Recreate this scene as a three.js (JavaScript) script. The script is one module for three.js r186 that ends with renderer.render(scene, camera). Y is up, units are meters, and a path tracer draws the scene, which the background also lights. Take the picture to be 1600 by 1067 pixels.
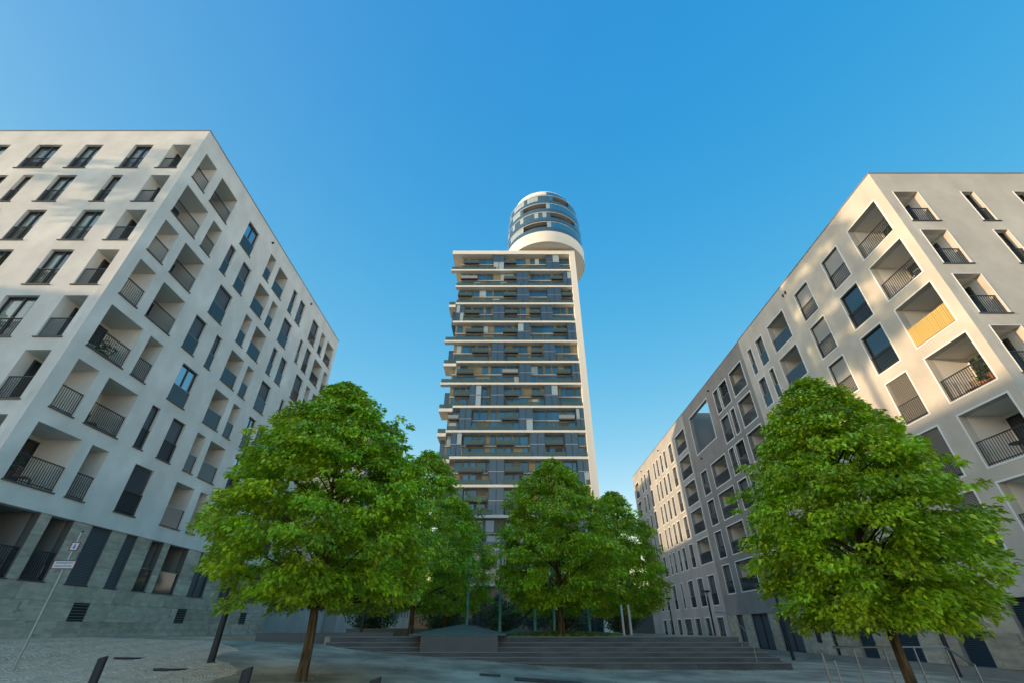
import * as THREE from 'three';
import { mergeGeometries } from 'three/addons/utils/BufferGeometryUtils.js';

// ---------------------------------------------------------------- camera
// World: y up, the lens at (0, EY, 0), F metres ahead is z = -F. Heights below are given from the lens (Y) and lifted by EY.
const EY = 1.75;
const scene = new THREE.Scene();
const FPX = 686, W0 = 1600, H0 = 1067;
const camera = new THREE.PerspectiveCamera(2 * Math.atan(H0 / 2 / FPX) * 180 / Math.PI, W0 / H0, 0.1, 3000);
camera.position.set(0, EY, 0);
camera.rotation.set(33.2 * Math.PI / 180, 0, 0);
camera.setViewOffset(W0, H0, -3.5, 0, W0, H0);
camera.updateProjectionMatrix();

// ---------------------------------------------------------------- sun and sky
const SUN_AZ = Math.atan(0.24), SUN_EL = 6.1 * Math.PI / 180;      // low, from beside and a little behind
const sunDir = new THREE.Vector3(-Math.cos(SUN_AZ) * Math.cos(SUN_EL), Math.sin(SUN_EL), Math.sin(SUN_AZ) * Math.cos(SUN_EL)).normalize();
const sun = new THREE.DirectionalLight(new THREE.Color().setRGB(1.0, 0.75, 0.46), 3.1);
sun.position.copy(sunDir).multiplyScalar(400);
sun.castShadow = true; sun.shadow.radius = 1;
sun.shadow.mapSize.set(4096, 4096);
Object.assign(sun.shadow.camera, { left: -140, right: 140, top: 140, bottom: -60, near: 1, far: 900 });
scene.add(sun, sun.target);

function skyTexture(w = 1024, h = 512) {
  const data = new Float32Array(w * h * 4);
  for (let j = 0; j < h; j++) {
    const el = ((j + 0.5) / h - 0.5) * Math.PI;
    for (let i = 0; i < w; i++) {
      const az = ((i + 0.5) / w - 0.5) * 2 * Math.PI;
      const x = Math.cos(el) * Math.cos(az), y = Math.sin(el), z = Math.cos(el) * Math.sin(az);
      const t = Math.max(y, 0);
      const g = Math.acos(THREE.MathUtils.clamp(x * sunDir.x + y * sunDir.y + z * sunDir.z, -1, 1));
      const glow = Math.exp(-g / 0.12), aureole = Math.exp(-Math.pow(g / 0.34, 2)), haze = Math.exp(-11 * t), veil = Math.exp(-Math.pow(g / 0.95, 2));
      const o = (j * w + i) * 4;
      data[o] = 0.58 * Math.exp(-4.2 * t) + 0.006 + 1.7 * haze + 2.8 * glow + 3.4 * aureole + 0.14 * veil;
      data[o + 1] = 0.092 + 0.575 * Math.exp(-1.7 * t) + 1.2 * haze + 2.1 * glow + 2.7 * aureole + 0.085 * veil;
      data[o + 2] = 0.39 + 0.34 * Math.exp(-1.35 * t) + 0.58 * haze + 1.4 * glow + 1.95 * aureole + 0.04 * veil;
      data[o + 3] = 1;
    }
  }
  const tex = new THREE.DataTexture(data, w, h, THREE.RGBAFormat, THREE.FloatType);
  tex.mapping = THREE.EquirectangularReflectionMapping;
  tex.magFilter = tex.minFilter = THREE.LinearFilter; tex.wrapS = THREE.RepeatWrapping;
  tex.needsUpdate = true;
  return tex;
}
const sky = skyTexture();
scene.background = sky; scene.environment = sky;

const renderer = new THREE.WebGLRenderer({ antialias: true });
renderer.setSize(1024, 682);
renderer.toneMapping = THREE.LinearToneMapping;
renderer.toneMappingExposure = 1.42;
renderer.shadowMap.enabled = true;

// ---------------------------------------------------------------- helpers
function rng(seed) { let s = seed >>> 0; return () => { s = (s + 0x6D2B79F5) | 0; let t = Math.imul(s ^ (s >>> 15), 1 | s); t = (t + Math.imul(t ^ (t >>> 7), 61 | t)) ^ t; return ((t ^ (t >>> 14)) >>> 0) / 4294967296; }; }
const taken = new Map();
function numbered(n) { const k = taken.get(n) || 0; taken.set(n, k + 1); return k ? `${n}_${String(k).padStart(3, '0')}` : n; }
function shadow(m) { m.castShadow = m.receiveShadow = true; return m; }
function group(name, parent) { const g = new THREE.Group(); g.name = parent === scene ? numbered(name) : name; parent.add(g); return g; }
function mesh(name, geo, mat, parent) { const m = shadow(new THREE.Mesh(geo, mat)); m.name = parent === scene ? numbered(name) : name; parent.add(m); return m; }
function tag(o, label, category, grp, kind) { o.userData.label = label; if (category) o.userData.category = category; if (grp) o.userData.group = grp; if (kind) o.userData.kind = kind; return o; }
const UNIT = new THREE.BoxGeometry(1, 1, 1);
// a box mesh from its extents, all sharing one geometry
function bx(name, mat, parent, x0, x1, y0, y1, z0, z1) {
  const m = mesh(name, UNIT, mat, parent);
  m.position.set((x0 + x1) / 2, (y0 + y1) / 2, (z0 + z1) / 2); m.scale.set(Math.abs(x1 - x0), Math.abs(y1 - y0), Math.abs(z1 - z0));
  return m;
}
function gbox(x0, x1, y0, y1, z0, z1) { const g = new THREE.BoxGeometry(Math.abs(x1 - x0), Math.abs(y1 - y0), Math.abs(z1 - z0)); g.translate((x0 + x1) / 2, (y0 + y1) / 2, (z0 + z1) / 2); metreUV(g); return g; }
// uv in metres from position and the way a face points
function metreUV(g) {
  const p = g.attributes.position, n = g.attributes.normal, uv = new Float32Array(p.count * 2);
  for (let i = 0; i < p.count; i++) {
    const ax = Math.abs(n.getX(i)), ay = Math.abs(n.getY(i)), az = Math.abs(n.getZ(i));
    if (ay > ax && ay > az) { uv[2 * i] = p.getX(i); uv[2 * i + 1] = p.getZ(i); }
    else if (ax > az) { uv[2 * i] = p.getZ(i); uv[2 * i + 1] = p.getY(i); }
    else { uv[2 * i] = p.getX(i); uv[2 * i + 1] = p.getY(i); }
  }
  g.setAttribute('uv', new THREE.BufferAttribute(uv, 2)); return g;
}
function merge(list) { const l = list.map(g => g.index ? g.toNonIndexed() : g); return mergeGeometries(l, false); }
function tube(pts, r0, r1, seg = 8) {        // tapered tube through points
  const pos = [], nor = [], idx = [], uv = []; const up = new THREE.Vector3();
  let len = 0;
  for (let i = 0; i < pts.length; i++) {
    const a = pts[Math.max(0, i - 1)], b = pts[Math.min(pts.length - 1, i + 1)];
    const d = b.clone().sub(a).normalize(); up.set(0, 0, 1); if (Math.abs(d.z) > 0.9) up.set(1, 0, 0);
    const u = d.clone().cross(up).normalize(), v = d.clone().cross(u).normalize(), r = r0 + (r1 - r0) * i / (pts.length - 1);
    if (i) len += pts[i].distanceTo(pts[i - 1]);
    for (let k = 0; k <= seg; k++) {
      const t = k / seg * Math.PI * 2, n = u.clone().multiplyScalar(Math.cos(t)).addScaledVector(v, Math.sin(t));
      pos.push(pts[i].x + n.x * r, pts[i].y + n.y * r, pts[i].z + n.z * r); nor.push(n.x, n.y, n.z); uv.push(k / seg * Math.PI * 2 * r0, len);
    }
  }
  for (let i = 0; i < pts.length - 1; i++) for (let k = 0; k < seg; k++) { const a = i * (seg + 1) + k, b = a + seg + 1; idx.push(a, a + 1, b, b, a + 1, b + 1); }
  const g = new THREE.BufferGeometry();
  g.setAttribute('position', new THREE.Float32BufferAttribute(pos, 3)); g.setAttribute('normal', new THREE.Float32BufferAttribute(nor, 3)); g.setAttribute('uv', new THREE.Float32BufferAttribute(uv, 2)); g.setIndex(idx);
  return g;
}
const V = (x, y, z) => new THREE.Vector3(x, y, z);
const P = (X, Y, F) => new THREE.Vector3(X, Y + EY, -F);

// ---------------------------------------------------------------- textures (matter only)
function noiseGrid(n, seed) { const r = rng(seed), a = new Float32Array(n * n); for (let i = 0; i < n * n; i++) a[i] = r(); return (x, y) => { const xi = Math.floor(x), yi = Math.floor(y); let fx = x - xi, fy = y - yi; fx = fx * fx * (3 - 2 * fx); fy = fy * fy * (3 - 2 * fy); const q = (i, j) => a[((j % n + n) % n) * n + ((i % n + n) % n)]; return (q(xi, yi) * (1 - fx) + q(xi + 1, yi) * fx) * (1 - fy) + (q(xi, yi + 1) * (1 - fx) + q(xi + 1, yi + 1) * fx) * fy; }; }
function fbmField(size, cells, oct, seed, sx = 1, sy = 1) {
  const out = new Float32Array(size * size); let amp = 1, tot = 0;
  for (let o = 0; o < oct; o++) {
    const nx = Math.max(1, Math.round(cells * sx)) << o, ny = Math.max(1, Math.round(cells * sy)) << o;
    const r = rng(seed + o * 77), a = new Float32Array(nx * ny); for (let i = 0; i < a.length; i++) a[i] = r();
    for (let j = 0; j < size; j++) for (let i = 0; i < size; i++) {
      const x = i / size * nx, y = j / size * ny, xi = Math.floor(x), yi = Math.floor(y); let fx = x - xi, fy = y - yi; fx = fx * fx * (3 - 2 * fx); fy = fy * fy * (3 - 2 * fy);
      const q = (u, v) => a[(v % ny) * nx + (u % nx)];
      out[j * size + i] += amp * ((q(xi, yi) * (1 - fx) + q(xi + 1, yi) * fx) * (1 - fy) + (q(xi, yi + 1) * (1 - fx) + q(xi + 1, yi + 1) * fx) * fy);
    }
    tot += amp; amp *= 0.55;
  }
  for (let i = 0; i < out.length; i++) out[i] /= tot; return out;
}
function texOf(size, f, metres, color = true) {
  const d = new Uint8Array(size * size * 4);
  for (let i = 0; i < size * size; i++) { const c = f(i); d[4 * i] = c[0]; d[4 * i + 1] = c[1]; d[4 * i + 2] = c[2]; d[4 * i + 3] = 255; }
  const t = new THREE.DataTexture(d, size, size); t.wrapS = t.wrapT = THREE.RepeatWrapping; t.magFilter = THREE.LinearFilter; t.minFilter = THREE.LinearMipmapLinearFilter; t.generateMipmaps = true;
  t.repeat.set(1 / metres, 1 / metres); if (color) t.colorSpace = THREE.SRGBColorSpace; t.needsUpdate = true; return t;
}
const clamp8 = v => Math.max(0, Math.min(255, v));
function mottled(size, metres, seed, amount, cells = 6, oct = 6, tint = [1, 1, 1], speck = 0) {
  const a = fbmField(size, cells, oct, seed), r = rng(seed + 5);
  return texOf(size, i => { const k = 255 - amount * 255 * Math.min(1, Math.max(0, 1.9 * (a[i] - 0.24))) - speck * r() * 255; return [clamp8(k * tint[0]), clamp8(k * tint[1]), clamp8(k * tint[2])]; }, metres);
}
function bumpTex(size, metres, seed, cells, oct) { const a = fbmField(size, cells, oct, seed); return texOf(size, i => { const k = clamp8(a[i] * 255); return [k, k, k]; }, metres, false); }

const T = {
  plaster: mottled(512, 5.3, 11, 0.13, 3, 7), plasterB: bumpTex(512, 0.9, 12, 24, 4),
  stone: (() => { const a = fbmField(512, 5, 6, 21, 1, 3), b = fbmField(512, 9, 5, 22); return texOf(512, i => { const k = 205 + 70 * (a[i] - 0.5) - (b[i] > 0.62 ? (b[i] - 0.62) * 320 : 0); return [clamp8(k), clamp8(k * 0.975), clamp8(k * 0.93)]; }, 2.3); })(),
  stoneB: bumpTex(256, 1.1, 23, 12, 5),
  gravel: mottled(1024, 6.1, 31, 0.36, 4, 8, [1, 0.985, 0.955], 0.22), gravelB: bumpTex(512, 0.7, 32, 40, 3),
  dark: mottled(512, 3.1, 41, 0.35, 5, 6, [1, 1, 1], 0.10),
  bark: (() => { const a = fbmField(256, 10, 5, 51, 1.6, 0.3); return texOf(256, i => { const k = 120 + 190 * (a[i] - 0.4); return [clamp8(k), clamp8(k * 0.84), clamp8(k * 0.62)]; }, 1.1); })(),
  barkB: (() => { const a = fbmField(256, 10, 4, 51, 1.6, 0.3); return texOf(256, i => { const k = clamp8(a[i] * 255); return [k, k, k]; }, 1.1, false); })(),
  grass: mottled(512, 1.7, 61, 0.5, 10, 6, [0.94, 1, 0.8], 0.25), grassB: bumpTex(512, 0.4, 62, 40, 3),
};
// ---------------------------------------------------------------- materials
const rgb = (r, g, b) => new THREE.Color().setRGB(r, g, b);
const std = (c, o = {}) => new THREE.MeshStandardMaterial({ color: c, roughness: 0.85, ...o });
const phys = (c, o = {}) => new THREE.MeshPhysicalMaterial({ color: c, roughness: 0.1, ...o });
const M = {
  white: std(rgb(0.92, 0.84, 0.76), { map: T.plaster, bumpMap: T.plasterB, bumpScale: 0.002, roughness: 0.92 }),
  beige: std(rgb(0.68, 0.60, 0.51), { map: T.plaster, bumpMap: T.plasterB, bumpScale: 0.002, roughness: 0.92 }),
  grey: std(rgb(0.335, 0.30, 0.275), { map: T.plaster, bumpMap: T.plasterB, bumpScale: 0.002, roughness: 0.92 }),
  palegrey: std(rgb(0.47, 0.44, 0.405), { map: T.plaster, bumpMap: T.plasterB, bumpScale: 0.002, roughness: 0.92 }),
  surround: std(rgb(0.82, 0.80, 0.77), { roughness: 0.8 }),
  lining: std(rgb(0.78, 0.72, 0.65), { roughness: 0.95 }),
  liningD: std(rgb(0.46, 0.44, 0.42), { roughness: 0.95 }),
  metalcap: std(rgb(0.30, 0.29, 0.28), { roughness: 0.5, metalness: 0.4 }),
  frame: std(rgb(0.035, 0.038, 0.042), { roughness: 0.45 }),
  steel: std(rgb(0.035, 0.036, 0.038), { roughness: 0.5, metalness: 0.1 }),
  steelLight: std(rgb(0.30, 0.31, 0.32), { roughness: 0.4, metalness: 0.7 }),
  sill: std(rgb(0.10, 0.10, 0.105), { roughness: 0.5, metalness: 0.3 }),
  glass: phys(rgb(0.012, 0.017, 0.022), { roughness: 0.04, ior: 1.9, metalness: 0.0 }),
  clearGlass: phys(rgb(0.86, 0.9, 0.9), { transmission: 1, roughness: 0.0, thickness: 0, ior: 1.75 }),
  room: std(rgb(0.20, 0.18, 0.155), { side: THREE.DoubleSide }),
  curtain: std(rgb(0.62, 0.58, 0.50), { roughness: 0.95, side: THREE.DoubleSide }),
  glassBlue: phys(rgb(0.36, 0.43, 0.48), { roughness: 0.03, metalness: 0.9 }),
  glassDim: phys(rgb(0.03, 0.032, 0.034), { roughness: 0.08, ior: 1.55 }),
  interior: std(rgb(0.03, 0.028, 0.025)),
  screen: std(rgb(0.085, 0.095, 0.11), { roughness: 0.55, bumpMap: T.plasterB, bumpScale: 0.001 }),
  screenPale: std(rgb(0.33, 0.315, 0.29), { roughness: 0.6 }),
  slat: std(rgb(0.17, 0.17, 0.17), { roughness: 0.45, metalness: 0.3 }),
  slatTan: std(rgb(0.30, 0.27, 0.23), { roughness: 0.5 }),
  slatBlue: std(rgb(0.075, 0.115, 0.15), { roughness: 0.4, metalness: 0.4 }),
  baluster: phys(rgb(0.11, 0.12, 0.13), { transmission: 0.62, roughness: 0.08, thickness: 0, ior: 1.5 }),
  bamboo: std(rgb(0.62, 0.42, 0.13), { roughness: 0.6 }),
  stone: [0.86, 0.79, 0.93, 0.74].map((k, i) => std(rgb(k, k * (0.90 - 0.01 * i), k * (0.77 - 0.01 * i)), { map: T.stone, bumpMap: T.stoneB, bumpScale: 0.004, roughness: 0.8 })),
  joint: std(rgb(0.14, 0.135, 0.125)),
  concrete: std(rgb(0.36, 0.335, 0.30), { map: T.plaster, bumpMap: T.stoneB, bumpScale: 0.003, roughness: 0.9 }),
  basalt: [0.18, 0.205, 0.165, 0.225].map(k => std(rgb(k, k * 1.02, k), { map: T.dark, roughness: 0.7, bumpMap: T.stoneB, bumpScale: 0.002 })),
  lit_tread_edge: std(rgb(0.42, 0.42, 0.40), { roughness: 0.75, map: T.dark }),  // paler than the basalt: stands in for skylight on the treads
  ground: std(rgb(0.95, 0.755, 0.585), { map: T.gravel, bumpMap: T.gravelB, bumpScale: 0.006, roughness: 0.95 }),
  cobble: std(rgb(0.62, 0.52, 0.42), { roughness: 0.8 }),
  iron: std(rgb(0.11, 0.10, 0.092), { roughness: 0.6, metalness: 0.5, bumpMap: T.gravelB, bumpScale: 0.004 }),
  rust: std(rgb(0.17, 0.095, 0.075), { roughness: 0.7, metalness: 0.3, bumpMap: T.gravelB, bumpScale: 0.004 }),
  post: std(rgb(0.022, 0.026, 0.032), { roughness: 0.45, metalness: 0.2 }),
  bark: std(rgb(0.36, 0.33, 0.30), { map: T.bark, bumpMap: T.barkB, bumpScale: 0.02, roughness: 0.95 }),
  grass: std(rgb(0.34, 0.50, 0.14), { map: T.grass, bumpMap: T.grassB, bumpScale: 0.02, roughness: 1 }),
  turf: std(rgb(0.16, 0.205, 0.175), { map: T.plaster, bumpMap: T.gravelB, bumpScale: 0.006, roughness: 0.95 }),
  cream: std(rgb(0.80, 0.745, 0.66), { map: T.plaster, roughness: 0.8 }),
  olive: std(rgb(0.20, 0.18, 0.12), { map: T.plaster, roughness: 0.85 }),
  towerDark: std(rgb(0.045, 0.048, 0.05), { roughness: 0.7 }),
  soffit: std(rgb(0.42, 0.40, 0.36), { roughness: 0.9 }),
  panelPale: std(rgb(0.24, 0.25, 0.235), { roughness: 0.6 }),
  towerGlass: phys(rgb(0.02, 0.05, 0.075), { roughness: 0.05, ior: 2.0 }),
  lobbyGlass: phys(rgb(0.02, 0.035, 0.045), { roughness: 0.05, ior: 1.35 }),
  towerBlue: phys(rgb(0.015, 0.07, 0.15), { roughness: 0.05, ior: 2.1 }),
  gardenGlass: phys(rgb(0.045, 0.065, 0.09), { roughness: 0.05, ior: 1.8 }),
  gardenPale: phys(rgb(0.30, 0.36, 0.38), { roughness: 0.15, ior: 1.6 }),
  greenGlass: phys(rgb(0.22, 0.31, 0.27), { transmission: 0.75, roughness: 0.1, thickness: 0, ior: 1.5 }),
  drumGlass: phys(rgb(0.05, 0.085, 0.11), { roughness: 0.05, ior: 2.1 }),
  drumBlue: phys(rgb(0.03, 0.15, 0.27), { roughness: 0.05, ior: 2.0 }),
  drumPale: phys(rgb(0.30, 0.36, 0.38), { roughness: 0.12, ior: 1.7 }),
  ringGrey: std(rgb(0.42, 0.43, 0.43), { roughness: 0.5 }),
  plinth: std(rgb(0.17, 0.165, 0.155), { map: T.plaster, bumpMap: T.stoneB, bumpScale: 0.003, roughness: 0.9 }),
  mint: std(rgb(0.17, 0.40, 0.32), { roughness: 0.5 }),
  red: std(rgb(0.38, 0.03, 0.04), { roughness: 0.6 }),
  signRed: std(rgb(0.36, 0.02, 0.045), { roughness: 0.45 }),
  signWhite: std(rgb(0.62, 0.64, 0.66), { roughness: 0.45 }),
  signInk: std(rgb(0.20, 0.24, 0.28), { roughness: 0.6 }),
  signBlue: std(rgb(0.10, 0.20, 0.48), { roughness: 0.6 }),
  galv: std(rgb(0.36, 0.38, 0.39), { roughness: 0.45, metalness: 0.6 }),
  whitePost: std(rgb(0.62, 0.64, 0.64), { roughness: 0.7 }),
  terracotta: std(rgb(0.36, 0.13, 0.05), { roughness: 0.8 }),
  cloth: std(rgb(0.55, 0.54, 0.52), { roughness: 0.95 }),
};

// ---------------------------------------------------------------- ground
const BX = [[-400, 0.3], [-60, -0.1], [-19.3, -0.33], [-11.2, -0.53], [-8.9, -0.60], [-6.6, -0.84], [-2.2, -1.10], [1.5, -1.32], [4.2, -1.43], [11.7, -1.45], [20, -1.72], [60, -2.1], [400, -3]];
function baseAt(X) { for (let i = 1; i < BX.length; i++) if (X <= BX[i][0]) { const [a, p] = BX[i - 1], [b, q] = BX[i]; return p + (q - p) * (X - a) / (b - a); } return -3; }
function groundY(X, F) {
  const b = baseAt(X); if (F >= 23) return b;
  let k = 0.02 + Math.max(0, -X) * 0.003; k *= 1 - THREE.MathUtils.smoothstep(-X, 12.5, 19.3);
  return b - k * Math.min(23 - F, 23) ;
}
{
  const xs = [], fs = [];
  for (let x = -400; x < -40; x += 40) xs.push(x); for (let x = -40; x < 40; x += 0.8) xs.push(x); for (let x = 40; x <= 400; x += 40) xs.push(x);
  for (let f = -300; f < -20; f += 40) fs.push(f); for (let f = -20; f < 40; f += 0.8) fs.push(f); for (let f = 40; f < 130; f += 6) fs.push(f); for (let f = 130; f <= 900; f += 70) fs.push(f);
  const pos = [], uv = [], idx = [];
  for (const f of fs) for (const x of xs) { pos.push(x, groundY(x, f) + EY, -f); uv.push(x, f); }
  const n = xs.length;
  for (let j = 0; j < fs.length - 1; j++) for (let i = 0; i < n - 1; i++) { const a = j * n + i; idx.push(a, a + 1, a + n, a + n, a + 1, a + n + 1); }
  const g = new THREE.BufferGeometry(); g.setAttribute('position', new THREE.Float32BufferAttribute(pos, 3)); g.setAttribute('uv', new THREE.Float32BufferAttribute(uv, 2)); g.setIndex(idx); g.computeVertexNormals();
  tag(mesh('ground', g, M.ground, scene), 'grey gravelled plaza ground sloping down between the apartment houses', 'ground', null, 'structure');
}

// ---------------------------------------------------------------- facades
// A face: corner point, outward normal and sign so that local x = sg * s (s metres from the corner along the wall).
function placeOn(face, o, s, y) { o.position.set(face.x + face.ax * s, y, face.z + face.az * s); o.rotation.y = face.rot; return o; }
const cache = new Map();
const cached = (k, f) => { if (!cache.has(k)) cache.set(k, f()); return cache.get(k); };
const q2 = v => Math.round(v * 100) / 100;
function railingGeo(w, h, ends = 0) { return cached(`rail${q2(w)}_${h}`, () => {
  const l = [gbox(-w / 2, w / 2, h - 0.04, h, -0.025, 0.025), gbox(-w / 2, w / 2, 0.07, 0.10, -0.02, 0.02)];
  const n = Math.max(3, Math.round(w / 0.115)); for (let i = 0; i <= n; i++) { const x = -w / 2 + 0.015 + (w - 0.03) * i / n, t = i === 0 || i === n ? 0.016 : 0.009; l.push(gbox(x - t, x + t, 0.0, h - 0.04, -0.012, 0.012)); }
  return merge(l); }); }
function frameGeo(w, h, mull, trans) { return cached(`fr${q2(w)}_${q2(h)}_${mull}_${trans}`, () => {
  const b = 0.055, l = [gbox(-w / 2, -w / 2 + b, 0, h, 0, 0.08), gbox(w / 2 - b, w / 2, 0, h, 0, 0.08), gbox(-w / 2 + b, w / 2 - b, 0, b, 0, 0.08), gbox(-w / 2 + b, w / 2 - b, h - b, h, 0, 0.08)];
  for (let i = 1; i <= mull; i++) { const x = -w / 2 + w * i / (mull + 1); l.push(gbox(x - 0.045, x + 0.045, b, h - b, 0.002, 0.072)); }
  if (trans) l.push(gbox(-w / 2 + b, w / 2 - b, h * 0.47, h * 0.47 + 0.05, 0.004, 0.07));
  return merge(l); }); }
function slatsGeo(w, h, step) { return cached(`sl${q2(w)}_${q2(h)}_${step}`, () => {
  const l = []; for (let y = step / 2; y < h; y += step) { const g = new THREE.BoxGeometry(w, 0.008, step * 0.95); g.rotateX(0.95); g.translate(0, y, 0); l.push(g); } return merge(l); }); }
function surroundGeo(w, h, b) { return cached(`su${q2(w)}_${q2(h)}_${b}`, () => merge([gbox(-w / 2 - b, -w / 2, -b, h + b, 0, 0.02), gbox(w / 2, w / 2 + b, -b, h + b, 0, 0.02), gbox(-w / 2, w / 2, h, h + b, 0, 0.02), gbox(-w / 2, w / 2, -b, 0, 0, 0.02)])); }
function liningGeo(w, h, d) { return cached(`li${q2(w)}_${q2(h)}_${d}`, () => {
  const t = 0.04; return merge([gbox(-w / 2, w / 2, -t, -0.003, -d, -0.36), gbox(-w / 2, w / 2, h + 0.003, h + t, -d, -0.36), gbox(-w / 2 - t, -w / 2 - 0.003, -t, h + t, -d, -0.36), gbox(w / 2 + 0.003, w / 2 + t, -t, h + t, -d, -0.36), gbox(-w / 2 - t, w / 2 + t, -t, h + t, -d - t, -d - 0.003)]); }); }
function wallGeo(x0, x1, y0, y1, holes, thick) {
  const s = new THREE.Shape(); s.moveTo(x0, y0); s.lineTo(x1, y0); s.lineTo(x1, y1); s.lineTo(x0, y1); s.closePath();
  for (const [a, b, c, d] of holes) { const p = new THREE.Path(); p.moveTo(a, c); p.lineTo(a, d); p.lineTo(b, d); p.lineTo(b, c); p.closePath(); s.holes.push(p); }
  const g = new THREE.ExtrudeGeometry(s, { depth: thick, bevelEnabled: false }); g.translate(0, 0, -thick); return g;
}
function sillOn(g, w, over = 0.05) { bx('sill', M.sill, g, -w / 2 - over, w / 2 + over, -0.035, 0.012, -0.12, 0.06); }
// one window: group at the middle of the opening's foot
function addWindow(b, face, s0, s1, y0, h, o = {}) {
  const w = s1 - s0 - 0.006, g = group('window', b); placeOn(face, g, (s0 + s1) / 2, y0);
  const deep = o.deep ?? 0.17;
  if (o.surround) mesh('surround', surroundGeo(w, h, o.surround), M.surround, g);
  if (o.sill !== false) sillOn(g, w, o.sillOver ?? 0.05);
  const mull = w > 0.95 ? 1 : 0;
  if (o.kind === 'B') { bx('pane', M.glassDim, g, -w / 2, w / 2, 0, h, -deep - 0.06, -deep - 0.05); const sl = mesh('blind', slatsGeo(w - 0.06, h - 0.05, 0.06), o.tan ? M.slatTan : M.slat, g); sl.position.set(0, 0.02, -deep + 0.05); }
  else {
    const f = mesh('frame', frameGeo(w, h, o.plain ? 0 : mull, false), M.frame, g); f.position.z = -deep - 0.06;
    if (o.room) {
      bx('pane', M.clearGlass, g, -w / 2 + 0.05, w / 2 - 0.05, 0.05, h - 0.05, -deep - 0.04, -deep - 0.034);
      mesh('room', cached(`room${q2(w)}_${q2(h)}`, () => merge([gbox(-w / 2, w / 2, 0, h, -1.3, -1.26), gbox(-w / 2 - 0.03, -w / 2, 0, h, -1.3, -0.37), gbox(w / 2, w / 2 + 0.03, 0, h, -1.3, -0.37), gbox(-w / 2, w / 2, h, h + 0.03, -1.3, -0.37), gbox(-w / 2, w / 2, -0.03, 0, -1.3, -0.37)])), M.room, g);
      if (o.halfBlind) { const cw = o.halfBlind * w * 0.8, l = []; for (let x = 0; x < cw; x += 0.09) { const c = new THREE.CylinderGeometry(0.05, 0.05, h - 0.2, 6, 1, true); c.translate(-w / 2 + 0.06 + x, h / 2 - 0.05, -deep - 0.16); l.push(c); } mesh('curtain', merge(l), M.curtain, g); }
      if (o.rail === 'bar') { const r = mesh('railing', railingGeo(w - 0.02, 1.02), M.steel, g); r.position.set(0, 0.02, -0.06); }
      return g;
    }
    const pm = o.kind === 'W' ? (o.blue ? M.glassBlue : M.glass) : o.pale ? M.screenPale : M.screen;
    bx('pane', pm, g, -w / 2 + 0.05, w / 2 - 0.05, 0.05, h - 0.05, -deep - 0.045, -deep - 0.03);
    if (o.halfBlind) bx('blind', M.slatTan, g, -w / 2 + 0.055, o.halfBlind * w - w / 2, h * 0.42, h - 0.06, -deep - 0.027, -deep - 0.018);
  }
  if (o.rail === 'bar') { const r = mesh('railing', railingGeo(w - 0.02, 1.02), M.steel, g); r.position.set(0, 0.02, -0.06); }
  if (o.rail === 'glass') { bx('balustrade', M.baluster, g, -w / 2 + 0.01, w / 2 - 0.01, 0.03, 1.0, -0.07, -0.058); bx('handrail', M.steelLight, g, -w / 2, w / 2, 1.002, 1.03, -0.08, -0.05); }
  return g;
}
function addLoggia(b, face, s0, s1, y0, h, o = {}) {
  const w = s1 - s0 - 0.006, g = group('loggia', b); placeOn(face, g, (s0 + s1) / 2, y0); const d = o.d ?? 1.7;
  if (o.surround) mesh('surround', surroundGeo(w, h, o.surround), M.surround, g);
  if (o.sill !== false) sillOn(g, w);
  mesh('lining', liningGeo(s1 - s0, h, d), o.lining || M.lining, g);
  const dw = w * 0.8, sh = (o.flip ? -1 : 1) * (w - dw) * 0.4;
  const f = mesh('door_frame', frameGeo(dw, h * 0.93, dw > 1 ? 1 : 0, false), M.frame, g); f.position.set(sh, 0, -d + 0.005);
  bx('door_pane', M.glassDim, g, sh - dw / 2 + 0.05, sh + dw / 2 - 0.05, 0.05, h * 0.93 - 0.05, -d + 0.02, -d + 0.035);
  if (o.rail === 'bar') { const q = mesh('railing', railingGeo(w - 0.02, 1.05), M.steel, g); q.position.set(0, 0.02, -0.09); }
  else { bx('balustrade', M.baluster, g, -w / 2 + 0.01, w / 2 - 0.01, 0.03, 1.02, -0.1, -0.088); bx('handrail', M.steelLight, g, -w / 2, w / 2, 1.022, 1.05, -0.11, -0.08); }
  return g;
}
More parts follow.
